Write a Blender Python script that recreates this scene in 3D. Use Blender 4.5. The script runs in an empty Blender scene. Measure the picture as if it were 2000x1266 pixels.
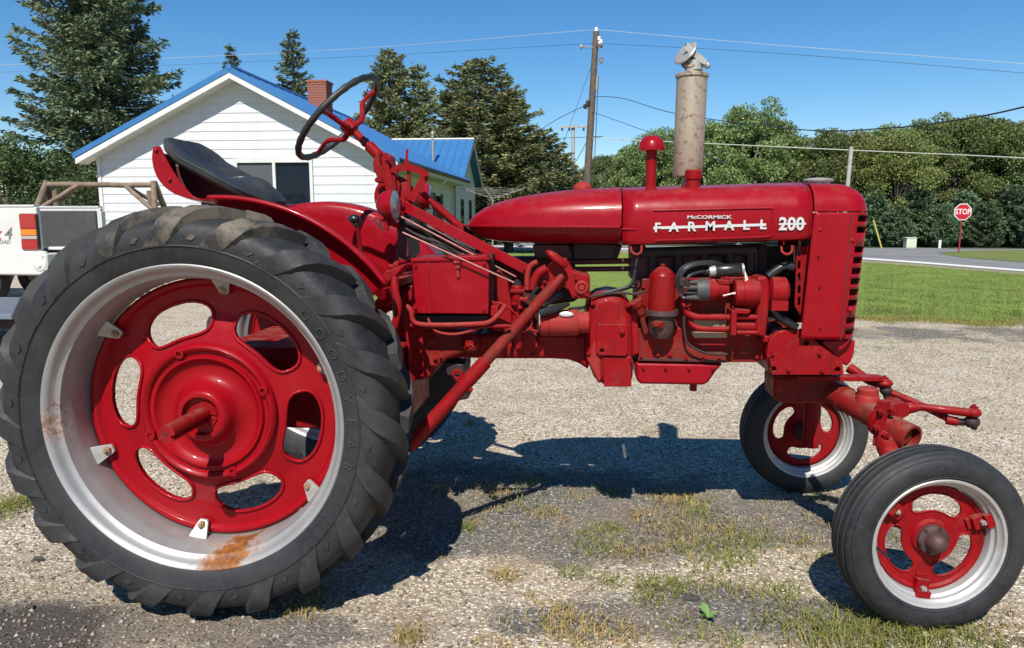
import bpy, bmesh, math, random
import numpy as np
from mathutils import Vector, Matrix
random.seed(7); rng = np.random.default_rng(7)
S = bpy.context.scene
COL = S.collection
R = math.radians

# ------------------------------------------------------------------ camera
TH, YAW, CH, F = 0.145, 0.0883, 1.287, 1444.0
cam_d = bpy.data.cameras.new('camera'); cam = bpy.data.objects.new('camera', cam_d); COL.objects.link(cam)
cam.location = (0, 0, CH); cam.rotation_euler = (math.pi/2-TH, 0, YAW)
cam_d.sensor_fit = 'HORIZONTAL'; cam_d.sensor_width = 36; cam_d.lens = F/2000*36
cam_d.clip_start = .05; cam_d.clip_end = 3000
S.camera = cam
# ------------------------------------------------------------------ world, sun, exposure
SUN = Vector((-.083, -.86, 1.0)).normalized()
w = bpy.data.worlds.new('World'); S.world = w; w.use_nodes = True
nt = w.node_tree; nt.nodes.clear()
sky = nt.nodes.new('ShaderNodeTexSky'); sky.sky_type = 'NISHITA'; sky.sun_disc = False
sky.sun_elevation = math.asin(SUN.z); sky.sun_rotation = math.atan2(SUN.x, SUN.y)
sky.altitude = 250; sky.air_density = 1.0; sky.dust_density = .1; sky.ozone_density = 4.0
hs = nt.nodes.new('ShaderNodeHueSaturation'); hs.inputs['Saturation'].default_value = 1.30
bg = nt.nodes.new('ShaderNodeBackground'); bg.inputs[1].default_value = .087
wo = nt.nodes.new('ShaderNodeOutputWorld')
nt.links.new(sky.outputs[0], hs.inputs['Color']); nt.links.new(hs.outputs[0], bg.inputs[0]); nt.links.new(bg.outputs[0], wo.inputs[0])
sun_d = bpy.data.lights.new('sun', 'SUN'); sun_d.energy = 5.0; sun_d.angle = R(.53); sun_d.color = (1, .955, .88)
sun = bpy.data.objects.new('sun', sun_d); COL.objects.link(sun); sun.location = (0, -5, 20)
sun.rotation_euler = SUN.to_track_quat('Z', 'Y').to_euler()
S.view_settings.view_transform = 'Standard'; S.view_settings.look = 'None'
S.view_settings.exposure = .5; S.view_settings.gamma = 1
S.render.engine = 'CYCLES'

# ------------------------------------------------------------------ measuring helpers
_f = np.array([-math.sin(YAW)*math.cos(TH), math.cos(YAW)*math.cos(TH), -math.sin(TH)])
_r = np.array([math.cos(YAW), math.sin(YAW), 0]); _u = np.cross(_r, _f); _c = np.array([0, 0, CH])
def ray(px, py): return _f+(px-1000)/F*_r+(633-py)/F*_u
def P(px, py, Y):
    d = ray(px, py); return Vector(_c+d*(Y/d[1]))
SL, Y0 = .018, 9.0
def gz(Y): return 0.0 if Y < Y0 else -SL*(Y-Y0)
def G(px, py):
    d = ray(px, py); t = -CH/d[2]
    if t*d[1] > Y0 or t < 0: t = (CH-SL*Y0)/(-d[2]-SL*d[1])
    return Vector(_c+d*t)
YC = 2.90
def T(px, py, dy=0.): return P(px, py, YC+dy)
def rp(px, dy=0.): return px*(YC+dy)/F

# ------------------------------------------------------------------ materials
def nodes(m): return m.node_tree.nodes, m.node_tree.links
def N(m, t, **k):
    n = m.node_tree.nodes.new(t)
    for a, b in k.items(): setattr(n, a, b)
    return n
def L(m, a, b): m.node_tree.links.new(a, b)
def newmat(name):
    m = bpy.data.materials.new(name); m.use_nodes = True; m.node_tree.nodes.clear()
    o = N(m, 'ShaderNodeOutputMaterial'); b = N(m, 'ShaderNodeBsdfPrincipled'); L(m, b.outputs[0], o.inputs[0])
    return m, b, o
def noise(m, scale, detail=4, rough=.6, vec=None, dist=0):
    n = N(m, 'ShaderNodeTexNoise'); n.inputs['Scale'].default_value = scale; n.inputs['Detail'].default_value = detail
    n.inputs['Roughness'].default_value = rough; n.inputs['Distortion'].default_value = dist
    if vec is None:
        tc = N(m, 'ShaderNodeTexCoord'); vec = tc.outputs['Object']
    L(m, vec, n.inputs['Vector']); return n
def ramp(m, src, stops):
    r = N(m, 'ShaderNodeValToRGB'); e = r.color_ramp.elements
    while len(e) < len(stops): e.new(.5)
    for i, (p, c) in enumerate(stops):
        e[i].position = p; e[i].color = (c, c, c, 1) if isinstance(c, (int, float)) else (*c, 1)
    L(m, src, r.inputs[0]); return r
def mixc(m, fac, a, b, mode='MIX'):
    x = N(m, 'ShaderNodeMix', data_type='RGBA', blend_type=mode)
    for s, v in ((0, fac), (6, a), (7, b)):
        if isinstance(v, (int, float)): x.inputs[s].default_value = v
        elif isinstance(v, tuple): x.inputs[s].default_value = (*v, 1)
        else: L(m, v, x.inputs[s])
    return x.outputs[2]
def bump(m, b, h, strength, dist):
    n = N(m, 'ShaderNodeBump'); n.inputs['Strength'].default_value = strength; n.inputs['Distance'].default_value = dist
    L(m, h, n.inputs['Height']); L(m, n.outputs[0], b.inputs['Normal']); return n
def simple(name, c, rough=.5, metal=0., c2=None, sc=8, lo=.35, hi=.7, bmp=0, bsc=60, coat=0, bd=.002):
    m, b, o = newmat(name)
    b.inputs['Roughness'].default_value = rough; b.inputs['Metallic'].default_value = metal
    b.inputs['Coat Weight'].default_value = coat; b.inputs['Coat Roughness'].default_value = .12
    if c2:
        n = noise(m, sc, 6, .65); r = ramp(m, n.outputs[0], [(lo, 0.), (hi, 1.)]); L(m, mixc(m, r.outputs[0], c, c2), b.inputs['Base Color'])
    else: b.inputs['Base Color'].default_value = (*c, 1)
    if bmp:
        n = noise(m, bsc, 5); bump(m, b, n.outputs[0], bmp, bd)
    return m
M = {}
def red(name, base, fade, rough, coat, grime, glo, ghi, dent=0., gsc=9, wear=0.):
    m, b, o = newmat(name)
    n1 = noise(m, 3.5, 4, .6); r1 = ramp(m, n1.outputs[0], [(.38, 0.), (.68, 1.)])
    c = mixc(m, r1.outputs[0], base, fade)
    n2 = noise(m, gsc, 8, .72, dist=.4); r2 = ramp(m, n2.outputs[0], [(glo, 0.), (ghi, 1.)])
    c = mixc(m, r2.outputs[0], c, grime)
    n4 = noise(m, 170, 3, .7); r4 = ramp(m, n4.outputs[0], [(.70, 0.), (.76, 1.)])
    c = mixc(m, r4.outputs[0], c, (.24, .06, .05))
    if wear:
        tcw = N(m, 'ShaderNodeNewGeometry'); mpw = N(m, 'ShaderNodeMapping'); L(m, tcw.outputs['Position'], mpw.inputs['Vector']); mpw.inputs['Scale'].default_value = (1, 1, .22)
        nw = noise(m, 38, 6, .7, mpw.outputs[0]); c = mixc(m, ramp(m, nw.outputs[0], [(.50, 0.), (.68, wear)]).outputs[0], c, grime)
        nf = noise(m, 13, 6, .7, tcw.outputs['Position']); c = mixc(m, ramp(m, nf.outputs[0], [(.56, 0.), (.72, wear*.7)]).outputs[0], c, (.30, .040, .036))
        sx = N(m, 'ShaderNodeSeparateXYZ'); L(m, tcw.outputs['Normal'], sx.inputs[0]); nd2 = noise(m, 22, 5, .7, tcw.outputs['Position'])
        mu = N(m, 'ShaderNodeMath', operation='MULTIPLY'); L(m, ramp(m, sx.outputs[2], [(.55, 0.), (.95, wear)]).outputs[0], mu.inputs[0]); L(m, ramp(m, nd2.outputs[0], [(.40, 0.), (.62, 1.)]).outputs[0], mu.inputs[1])
        c = mixc(m, mu.outputs[0], c, (.20, .10, .07))
    L(m, c, b.inputs['Base Color'])
    n3 = noise(m, 24, 5, .6); r3 = ramp(m, n3.outputs[0], [(.3, rough*.8), (.75, min(1, rough*1.35))]); L(m, r3.outputs[0], b.inputs['Roughness'])
    b.inputs['Coat Weight'].default_value = coat*.5; b.inputs['Coat Roughness'].default_value = .10
    b.inputs['Specular IOR Level'].default_value = .12
    if dent:
        nd = noise(m, 4.2, 3, .45); bump(m, b, nd.outputs[0], dent, .014)
    else:
        nd = noise(m, 120, 4, .6); bump(m, b, nd.outputs[0], .12, .002)
    return m
M['red'] = red('red_sheet_paint', (0.2160, 0.0015, 0.0059), (0.2400, 0.0029, 0.0092), .34, .30, (0.1620, 0.0025, 0.0055), .60, .80, .5, wear=.26)
M['redcast'] = red('red_cast_paint', (0.1980, 0.0019, 0.0046), (0.2280, 0.0059, 0.0084), .48, .06, (0.0780, 0.0092, 0.0067), .56, .76, wear=0.55)
M['redgrime'] = red('grimy_red_paint', (0.1740, 0.0034, 0.0042), (0.2040, 0.0126, 0.0105), .55, .03, (0.0780, 0.0273, 0.0176), .47, .70, 0, 7, wear=0.75)
M['redfaded'] = red('faded_red_paint', (0.2400, 0.0126, 0.0126), (0.2700, 0.0273, 0.0235), .55, .03, (0.1320, 0.0294, 0.0210), .55, .8, wear=0.55)
M['redwheel'] = red('red_wheel_paint', (0.2220, 0.0015, 0.0050), (0.2400, 0.0029, 0.0076), .38, .22, (0.1740, 0.0042, 0.0067), .64, .85)
M['rubber'] = None
def rubber(name, base, dust, lo, hi, mud=False):
    m, b, o = newmat(name)
    n = noise(m, 5, 8, .7); r = ramp(m, n.outputs[0], [(lo, 0.), (hi, 1.)])
    n2 = noise(m, 40, 6, .7); r2 = ramp(m, n2.outputs[0], [(.45, 0.), (.75, .6)])
    mm = N(m, 'ShaderNodeMath', operation='MAXIMUM'); L(m, r.outputs[0], mm.inputs[0]); L(m, r2.outputs[0], mm.inputs[1])
    colr = mixc(m, mm.outputs[0], base, dust)
    if mud:
        tc2 = N(m, 'ShaderNodeTexCoord'); dm = N(m, 'ShaderNodeVectorMath', operation='DISTANCE'); L(m, tc2.outputs['Object'], dm.inputs[0]); dm.inputs[1].default_value = (.06, -.03, .66)
        dr = ramp(m, dm.outputs['Value'], [(.05, .34), (.40, 0.)]); nm = noise(m, 14, 7, .72); ad = N(m, 'ShaderNodeMath', operation='ADD'); L(m, dr.outputs[0], ad.inputs[0]); L(m, nm.outputs[0], ad.inputs[1])
        colr = mixc(m, ramp(m, ad.outputs[0], [(.62, 0.), (.80, .8)]).outputs[0], colr, (.13, .105, .075))
    L(m, colr, b.inputs['Base Color']); b.inputs['Roughness'].default_value = .62
    b.inputs['Specular IOR Level'].default_value = .42
    n3 = noise(m, 150, 6, .7); bump(m, b, n3.outputs[0], .45, .0018)
    L(m, ramp(m, n2.outputs[0], [(.3, .50), (.7, .78)]).outputs[0], b.inputs['Roughness']); return m
M['rubber'] = rubber('weathered_tyre_rubber', (.0095, .0102, .0120), (.036, .036, .036), .40, .82)
M['rubberlug'] = rubber('worn_tyre_lug_rubber', (.0130, .0138, .0155), (.046, .043, .038), .42, .78, True)
M['letter'] = rubber('raised_tyre_letter_rubber', (.034, .034, .034), (.075, .073, .068), .35, .8)
def rimmat():
    m, b, o = newmat('silver_rim_with_rust')
    tc = N(m, 'ShaderNodeTexCoord'); sp = N(m, 'ShaderNodeSeparateXYZ'); L(m, tc.outputs['Object'], sp.inputs[0])
    n = noise(m, 9, 8, .75); n2 = noise(m, 45, 6, .75)
    base = mixc(m, ramp(m, n.outputs[0], [(.35, 0.), (.7, 1.)]).outputs[0], (0.3700, 0.3700, 0.3626), (0.2960, 0.2849, 0.2775))
    # one corroded place low on the rim and a light scatter of rust freckles
    dx = N(m, 'ShaderNodeVectorMath', operation='DISTANCE'); L(m, tc.outputs['Object'], dx.inputs[0]); dx.inputs[1].default_value = (.10, -.06, -.46)
    dr = ramp(m, dx.outputs['Value'], [(.02, .50), (.20, 0.)])
    ad = N(m, 'ShaderNodeMath', operation='ADD'); L(m, dr.outputs[0], ad.inputs[0]); L(m, n.outputs[0], ad.inputs[1])
    rm = ramp(m, ad.outputs[0], [(.70, 0.), (.86, 1.)])
    dx2 = N(m, 'ShaderNodeVectorMath', operation='DISTANCE'); L(m, tc.outputs['Object'], dx2.inputs[0]); dx2.inputs[1].default_value = (-.477, -.118, -.02)
    dr2 = ramp(m, dx2.outputs['Value'], [(.02, .34), (.16, 0.)])
    ad2 = N(m, 'ShaderNodeMath', operation='ADD'); L(m, dr2.outputs[0], ad2.inputs[0]); L(m, n2.outputs[0], ad2.inputs[1])
    rm2 = ramp(m, ad2.outputs[0], [(.72, 0.), (.84, .8)])
    mx = N(m, 'ShaderNodeMath', operation='MAXIMUM'); L(m, rm.outputs[0], mx.inputs[0]); L(m, rm2.outputs[0], mx.inputs[1])
    rc = mixc(m, ramp(m, n2.outputs[0], [(.35, 0.), (.65, 1.)]).outputs[0], (0.2880, 0.1040, 0.0160), (0.0960, 0.0360, 0.0160))
    L(m, mixc(m, mx.outputs[0], base, rc), b.inputs['Base Color'])
    mt = N(m, 'ShaderNodeMath', operation='SUBTRACT'); mt.inputs[0].default_value = .55; L(m, mx.outputs[0], mt.inputs[1]); mt.use_clamp = True
    L(m, mt.outputs[0], b.inputs['Metallic']); b.inputs['Roughness'].default_value = .50
    bump(m, b, n2.outputs[0], .12, .002); return m
M['rim'] = rimmat()
M['galv'] = simple('galvanised_steel', (.33, .325, .31), .5, .35, (.24, .20, .16), 25, .45, .75)
M['brightsteel'] = simple('bright_rod_steel', (0.4464, 0.4032, 0.3600), .35, .8, (0.2880, 0.1584, 0.1152), 30)
M['muffler'] = simple('heat_stained_muffler_steel', (.34, .275, .205), .48, .30, (.15, .080, .042), 48, .53, .68, .25, 60)
M['chrome'] = simple('chrome_letters', (0.5760, 0.5760, 0.5688), .28, .35)
M['black'] = simple('black_plastic', (.012, .012, .013), .32)
M['blackcable'] = simple('black_cable', (.02, .02, .022), .45)
M['dark'] = simple('dark_greasy_shaded_iron', (.012, .008, .008), .7, 0, (.030, .013, .011), 14)  # greasy iron, set near black to stand for shade under the hood too
M['darkred'] = simple('dark_oily_shaded_red_iron', (.075, .004, .006), .6, 0, (.035, .008, .007), 10)  # oily red iron; its darkness also stands for shade below the seat cushion
M['rustbolt'] = simple('rusty_bolt_steel', (.33, .22, .13), .55, .3, (.20, .10, .05), 60)
M['hubrust'] = simple('greasy_brown_hub', (0.0720, 0.0324, 0.0288), .6, .1, (0.0360, 0.0216, 0.0187), 30, .4, .65, .4, 80)
M['vinyl'] = simple('worn_black_seat_vinyl', (0.0202, 0.0216, 0.0238), .55, 0, (0.0612, 0.0576, 0.0504), 9, .45, .80, .25, 45)
M['cord'] = simple('white_seat_piping', (.55, .53, .50), .7)
M['wheelrim'] = simple('black_steering_wheel_rubber', (.010, .010, .010), .5, 0, (.022, .021, .020), 40)
M['glasslens'] = simple('ribbed_headlamp_lens', (.30, .30, .31), .15, .2, (.18, .18, .19), 60, .4, .6, .3, 90)
M['pinkwire'] = simple('pale_wire_insulation', (.62, .45, .38), .5)
M['wood'] = simple('weathered_pole_wood', (0.1224, 0.0936, 0.0684), .85, 0, (0.0612, 0.0446, 0.0324), 7, .35, .7, .4, 40)
M['logwood'] = simple('peeled_log_wood', (0.2160, 0.1584, 0.1080), .85, 0, (0.1152, 0.0756, 0.0504), 8, .35, .7, .4, 40)
M['greypole'] = simple('sun_bleached_pole_wood', (0.3600, 0.3528, 0.3312), .85, 0, (0.2592, 0.2520, 0.2376), 8)
M['whitewood'] = simple('white_painted_siding', (.53, .535, .54), .5, 0, (.46, .465, .465), 3, .45, .8)
M['whitetrim'] = simple('white_trim_paint', (0.5760, 0.5760, 0.5616), .5, 0, (0.5040, 0.4968, 0.4752), 4)
M['soffit'] = simple('cream_soffit', (0.4464, 0.4320, 0.3744), .7)
M['bluemetal'] = simple('blue_metal_roofing', (0.0324, 0.1368, 0.3312), .38, .15, (0.0468, 0.1656, 0.3600), 2.5)
M['brick'] = simple('red_brick', (0.2880, 0.0972, 0.0612), .85, 0, (0.2160, 0.0720, 0.0468), 30)
M['mortar'] = simple('pale_mortar', (0.3024, 0.2592, 0.2304), .9)
M['glass'] = simple('dark_window_glass', (.008, .012, .020), .06); M['glass'].node_tree.nodes['Principled BSDF'].inputs['Specular IOR Level'].default_value = .16
M['screen'] = simple('window_insect_screen', (.060, .065, .070), .7)
M['shutter'] = simple('dark_shutter_paint', (.035, .05, .055), .6)
M['truckwhite'] = simple('white_truck_paint', (0.5616, 0.5544, 0.5256), .25, 0, (0.5184, 0.5040, 0.4752), 2, coat=.6)
M['liner'] = simple('dark_grey_bed_liner', (0.0432, 0.0432, 0.0446), .75, 0, (0.0612, 0.0598, 0.0576), 8)
M['lampred'] = simple('red_tail_lamp_plastic', (0.3024, 0.0043, 0.0086), .15, coat=.8)
M['lampamber'] = simple('amber_tail_lamp_plastic', (0.5400, 0.1656, 0.0072), .15, coat=.8)
M['lampclear'] = simple('clear_tail_lamp_plastic', (0.3600, 0.3024, 0.2736), .15, coat=.8)
M['decalred'] = simple('red_decal', (0.3960, 0.0072, 0.0216), .4)
M['decalgrey'] = simple('grey_decal', (0.1584, 0.1584, 0.1656), .4)
M['signred'] = simple('red_sign_sheeting', (0.3960, 0.0086, 0.0180), .4)
M['signwhite'] = simple('white_sign_sheeting', (0.6120, 0.6120, 0.5976), .4)
M['postred'] = simple('red_sign_post', (0.2376, 0.0216, 0.0288), .6)
M['yellow'] = simple('yellow_marker_plastic', (0.4464, 0.3960, 0.0864), .5)
M['boxcream'] = simple('cream_utility_cabinet', (0.5040, 0.5184, 0.4032), .5)
M['wire'] = simple('dark_cable', (.030, .035, .045), .5)
M['wirelight'] = simple('bare_aluminium_wire', (.42, .47, .52), .4, .2)
M['wirecream'] = simple('pale_cable', (0.4896, 0.4752, 0.4176), .6)
M['trailer'] = simple('blue_grey_trailer_steel', (.10, .12, .15), .5, .2, (.16, .17, .19), 6)
M['blackgrey'] = simple('dusty_black_bakelite', (.045,.045,.043), .6)
M['tanplate'] = simple('tarnished_data_plate', (.30,.22,.15), .5, .3)
M['redgrime2'] = red('oily_red_paint', (0.1680, 0.0025, 0.0038), (0.1920, 0.0076, 0.0067), .40, .12, (0.0900, 0.0092, 0.0063), .54,.78, wear=0.4)
M['rodpink'] = simple('worn_red_rod', (.30, .15, .125), .45, .3, (.20, .04, .036), 40)
M['ceramic'] = simple('white_insulator_ceramic', (.75, .74, .70), .2)

# ------------------------------------------------------------------ mesh builder
ORG = {}
class B:
    def __init__(s): s.v = []; s.f = []; s.m = []
    def add(s, vs, fs, mat=0):
        o = len(s.v); s.v.extend([tuple(p) for p in vs])
        for q in fs: s.f.append(tuple(o+i for i in q)); s.m.append(mat)
        return s
    def box(s, a, b, mat=0, mtx=None):
        (x0, y0, z0), (x1, y1, z1) = a, b
        vs = [Vector(p) for p in ((x0,y0,z0),(x1,y0,z0),(x1,y1,z0),(x0,y1,z0),(x0,y0,z1),(x1,y0,z1),(x1,y1,z1),(x0,y1,z1))]
        if mtx: vs = [mtx @ p for p in vs]
        return s.add(vs, [(0,3,2,1),(4,5,6,7),(0,1,5,4),(1,2,6,5),(2,3,7,6),(3,0,4,7)], mat)
    def bar(s, p0, p1, wd, ht, mat=0, up=(0, 0, 1)):
        p0, p1 = Vector(p0), Vector(p1); d = (p1-p0).normalized(); u = Vector(up)
        sd = d.cross(u).normalized(); u = sd.cross(d)
        vs = [p+sd*a*wd/2+u*b*ht/2 for p in (p0, p1) for a, b in ((-1,-1),(1,-1),(1,1),(-1,1))]
        return s.add(vs, [(0,1,2,3),(7,6,5,4),(0,4,5,1),(1,5,6,2),(2,6,7,3),(3,7,4,0)], mat)
    def tube(s, pts, r, n=10, mat=0, caps=True):
        pts = [Vector(p) for p in pts]; k = len(pts)
        rs = r if isinstance(r, (list, tuple)) else [r]*k
        t0 = (pts[1]-pts[0]).normalized(); a = t0.orthogonal().normalized(); vs = []
        for i, p in enumerate(pts):
            t = (pts[min(i+1, k-1)]-pts[max(i-1, 0)]).normalized()
            a = (a-t*a.dot(t)).normalized(); b = t.cross(a)
            for j in range(n):
                q = 2*math.pi*j/n; vs.append(p+(a*math.cos(q)+b*math.sin(q))*rs[i])
        fs = [(i*n+j, i*n+(j+1) % n, (i+1)*n+(j+1) % n, (i+1)*n+j) for i in range(k-1) for j in range(n)]
        if caps: fs += [tuple(range(n-1, -1, -1)), tuple((k-1)*n+j for j in range(n))]
        return s.add(vs, fs, mat)
    def cyl(s, p0, p1, r0, r1=None, n=20, mat=0): return s.tube([p0, p1], [r0, r0 if r1 is None else r1], n, mat)
    def lathe(s, prof, org=(0,0,0), axis=(0,1,0), n=48, a0=0., a1=2*math.pi, mat=0, ref=None, close=False):
        # prof: (distance along axis, radius)
        ax = Vector(axis).normalized(); o = Vector(org)
        e = Vector(ref) if ref is not None else (Vector((1,0,0)) if abs(ax.x) < .9 else Vector((0,1,0)))
        e = (e-ax*e.dot(ax)).normalized(); g = ax.cross(e)
        full = abs(a1-a0-2*math.pi) < 1e-6; m = n if full else n+1; k = len(prof); vs = []
        for j in range(m):
            q = a0+(a1-a0)*j/n; d = e*math.cos(q)+g*math.sin(q)
            for (h, r) in prof: vs.append(o+ax*h+d*r)
        fs = []
        for j in range(n):
            j2 = (j+1) % m
            for i in range(k if close else k-1):
                i2 = (i+1) % k; fs.append((j*k+i, j*k+i2, j2*k+i2, j2*k+i))
        return s.add(vs, fs, mat)
    def prism(s, pts, y0, y1, mat=0):
        # pts: (x,z) outline
        k = len(pts); vs = [(x, y0, z) for x, z in pts]+[(x, y1, z) for x, z in pts]
        fs = [tuple(range(k)), tuple(range(2*k-1, k-1, -1))]+[(i, k+i, k+(i+1) % k, (i+1) % k) for i in range(k)]
        return s.add(vs, fs, mat)
    def pprism(s, px, dy0, dy1, mat=0):
        q = [T(x, y, dy0) for x, y in px]; return s.prism([(p.x, p.z) for p in q], YC+dy0, YC+dy1, mat)
    def ball(s, c, r, nu=16, nv=10, mat=0, mtx=None):
        c = Vector(c); r = (r, r, r) if isinstance(r, (int, float)) else r
        vs = []
        for i in range(nv+1):
            p = math.pi*i/nv
            for j in range(nu):
                q = 2*math.pi*j/nu; d = Vector((r[0]*math.sin(p)*math.cos(q), r[1]*math.sin(p)*math.sin(q), r[2]*math.cos(p)))
                vs.append(c+(mtx @ d if mtx else d))
        fs = [(i*nu+j, (i+1)*nu+j, (i+1)*nu+(j+1) % nu, i*nu+(j+1) % nu) for i in range(nv) for j in range(nu)]
        return s.add(vs, fs, mat)
    def grid(s, rows, mat=0, close=False):
        k = len(rows[0]); vs = [p for r in rows for p in r]
        fs = [(i*k+j, i*k+(j+1) % k, (i+1)*k+(j+1) % k, (i+1)*k+j) for i in range(len(rows)-1) for j in range(k if close else k-1)]
        return s.add(vs, fs, mat)
    def hexbolt(s, c, axis, r, h, mat=0):
        c = Vector(c); a = Vector(axis).normalized(); s.tube([c, c+a*h], r, 6, mat); s.tube([c+a*h*.9, c+a*h*1.5], r*.5, 8, mat); return s
    def build(s, name, mats, parent=None, bevel=0, seg=2, smooth=35, solid=0, fixn=True, center=True, sub=0):
        vs = np.array(s.v, dtype=np.float64)
        c = (vs.min(0)+vs.max(0))/2 if center is True else np.array(center if center else (0., 0., 0.))
        me = bpy.data.meshes.new(name); me.from_pydata((vs-c).tolist(), [], s.f)
        mats = mats if isinstance(mats, (list, tuple)) else [mats]
        for m in mats: me.materials.append(M[m] if isinstance(m, str) else m)
        if len(mats) > 1: me.polygons.foreach_set('material_index', s.m)
        if fixn:
            bm = bmesh.new(); bm.from_mesh(me); bmesh.ops.recalc_face_normals(bm, faces=bm.faces); bm.to_mesh(me); bm.free()
        if smooth:
            me.polygons.foreach_set('use_smooth', [True]*len(me.polygons)); me.set_sharp_from_angle(angle=R(smooth))
        me.update()
        o = bpy.data.objects.new(name, me); COL.objects.link(o)
        po = ORG[parent.name] if parent else Vector((0, 0, 0))
        o.location = Vector(c)-po; ORG[o.name] = Vector(c)
        if parent: o.parent = parent
        if solid:
            md = o.modifiers.new('thickness', 'SOLIDIFY'); md.thickness = solid; md.offset = 0
        if bevel:
            md = o.modifiers.new('edge', 'BEVEL'); md.width = bevel; md.segments = seg; md.limit_method = 'ANGLE'; md.angle_limit = R(40); md.harden_normals = True
        if sub:
            md = o.modifiers.new('sub', 'SUBSURF'); md.levels = sub; md.render_levels = sub
        return o
def empty(name, loc):
    o = bpy.data.objects.new(name, None); COL.objects.link(o); o.location = loc; o.empty_display_size = .2; ORG[o.name] = Vector(loc); return o
def tag(o, label=None, cat=None, group=None, kind=None):
    for k, v in (('label', label), ('category', cat), ('group', group), ('kind', kind)):
        if v: o[k] = v
    return o
def copy_tree(o, parent=None):
    c = o.copy(); COL.objects.link(c); c.parent = parent
    for ch in list(o.children): copy_tree(ch, c)
    return c
def bez(p0, p1, p2, p3, n=10):
    p0, p1, p2, p3 = map(Vector, (p0, p1, p2, p3)); out = []
    for i in range(n+1):
        t = i/n; out.append(p0*(1-t)**3+p1*3*t*(1-t)**2+p2*3*t*t*(1-t)+p3*t**3)
    return out
def smoothpath(pts, n=6):
    pts = [Vector(p) for p in pts]; k = len(pts); out = []
    for i in range(k-1):
        a, b, c, d = pts[max(i-1, 0)], pts[i], pts[i+1], pts[min(i+2, k-1)]
        for j in range(n):
            t = j/n; out.append(.5*((2*b)+(c-a)*t+(2*a-5*b+4*c-d)*t*t+(3*b-a-3*c+d)*t**3))
    out.append(pts[-1]); return out
def textmesh(body, size, extrude, bold=0.):
    cu = bpy.data.curves.new('t', 'FONT'); cu.body = body; cu.size = size; cu.extrude = extrude; cu.align_x = 'CENTER'; cu.align_y = 'CENTER'
    cu.offset = bold; cu.resolution_u = 3
    ob = bpy.data.objects.new('t', cu); COL.objects.link(ob)
    bpy.context.view_layer.update()
    me = ob.to_mesh(); vs = [v.co.copy() for v in me.vertices]; fs = [tuple(p.vertices) for p in me.polygons]
    ob.to_mesh_clear(); bpy.data.objects.remove(ob); bpy.data.curves.remove(cu)
    return vs, fs
def ring_fill(outer, holes, y0, y1):
    # plate in the XZ plane with real holes; loops are lists of (x,z)
    bm = bmesh.new(); loops = []; es = []
    for lp in [outer]+holes:
        vs = [bm.verts.new((x, y0, z)) for x, z in lp]; loops.append(vs)
        es += [bm.edges.new((vs[i], vs[(i+1) % len(vs)])) for i in range(len(vs))]
    bmesh.ops.triangle_fill(bm, use_beauty=True, use_dissolve=False, edges=es)
    bm.verts.index_update(); n = len(bm.verts)
    vs = [v.co.copy() for v in bm.verts]; tr = [tuple(v.index for v in f.verts) for f in bm.faces]
    li = [[v.index for v in l] for l in loops]; bm.free()
    V2 = vs+[Vector((p.x, y1, p.z)) for p in vs]; fs = tr+[tuple(n+i for i in reversed(t)) for t in tr]
    for l in li: fs += [(l[i], l[(i+1) % len(l)], n+l[(i+1) % len(l)], n+l[i]) for i in range(len(l))]
    return V2, fs
# ================================================================== TRACTOR
tractor = empty('tractor', (0, YC, 0))
tag(tractor, 'old red row-crop farm tractor with tall rear wheels and a silver muffler', 'tractor')
TR = tractor
RWX, RWY, RWR, RWF = -1.18, 2.229, .661, 3.572
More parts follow.
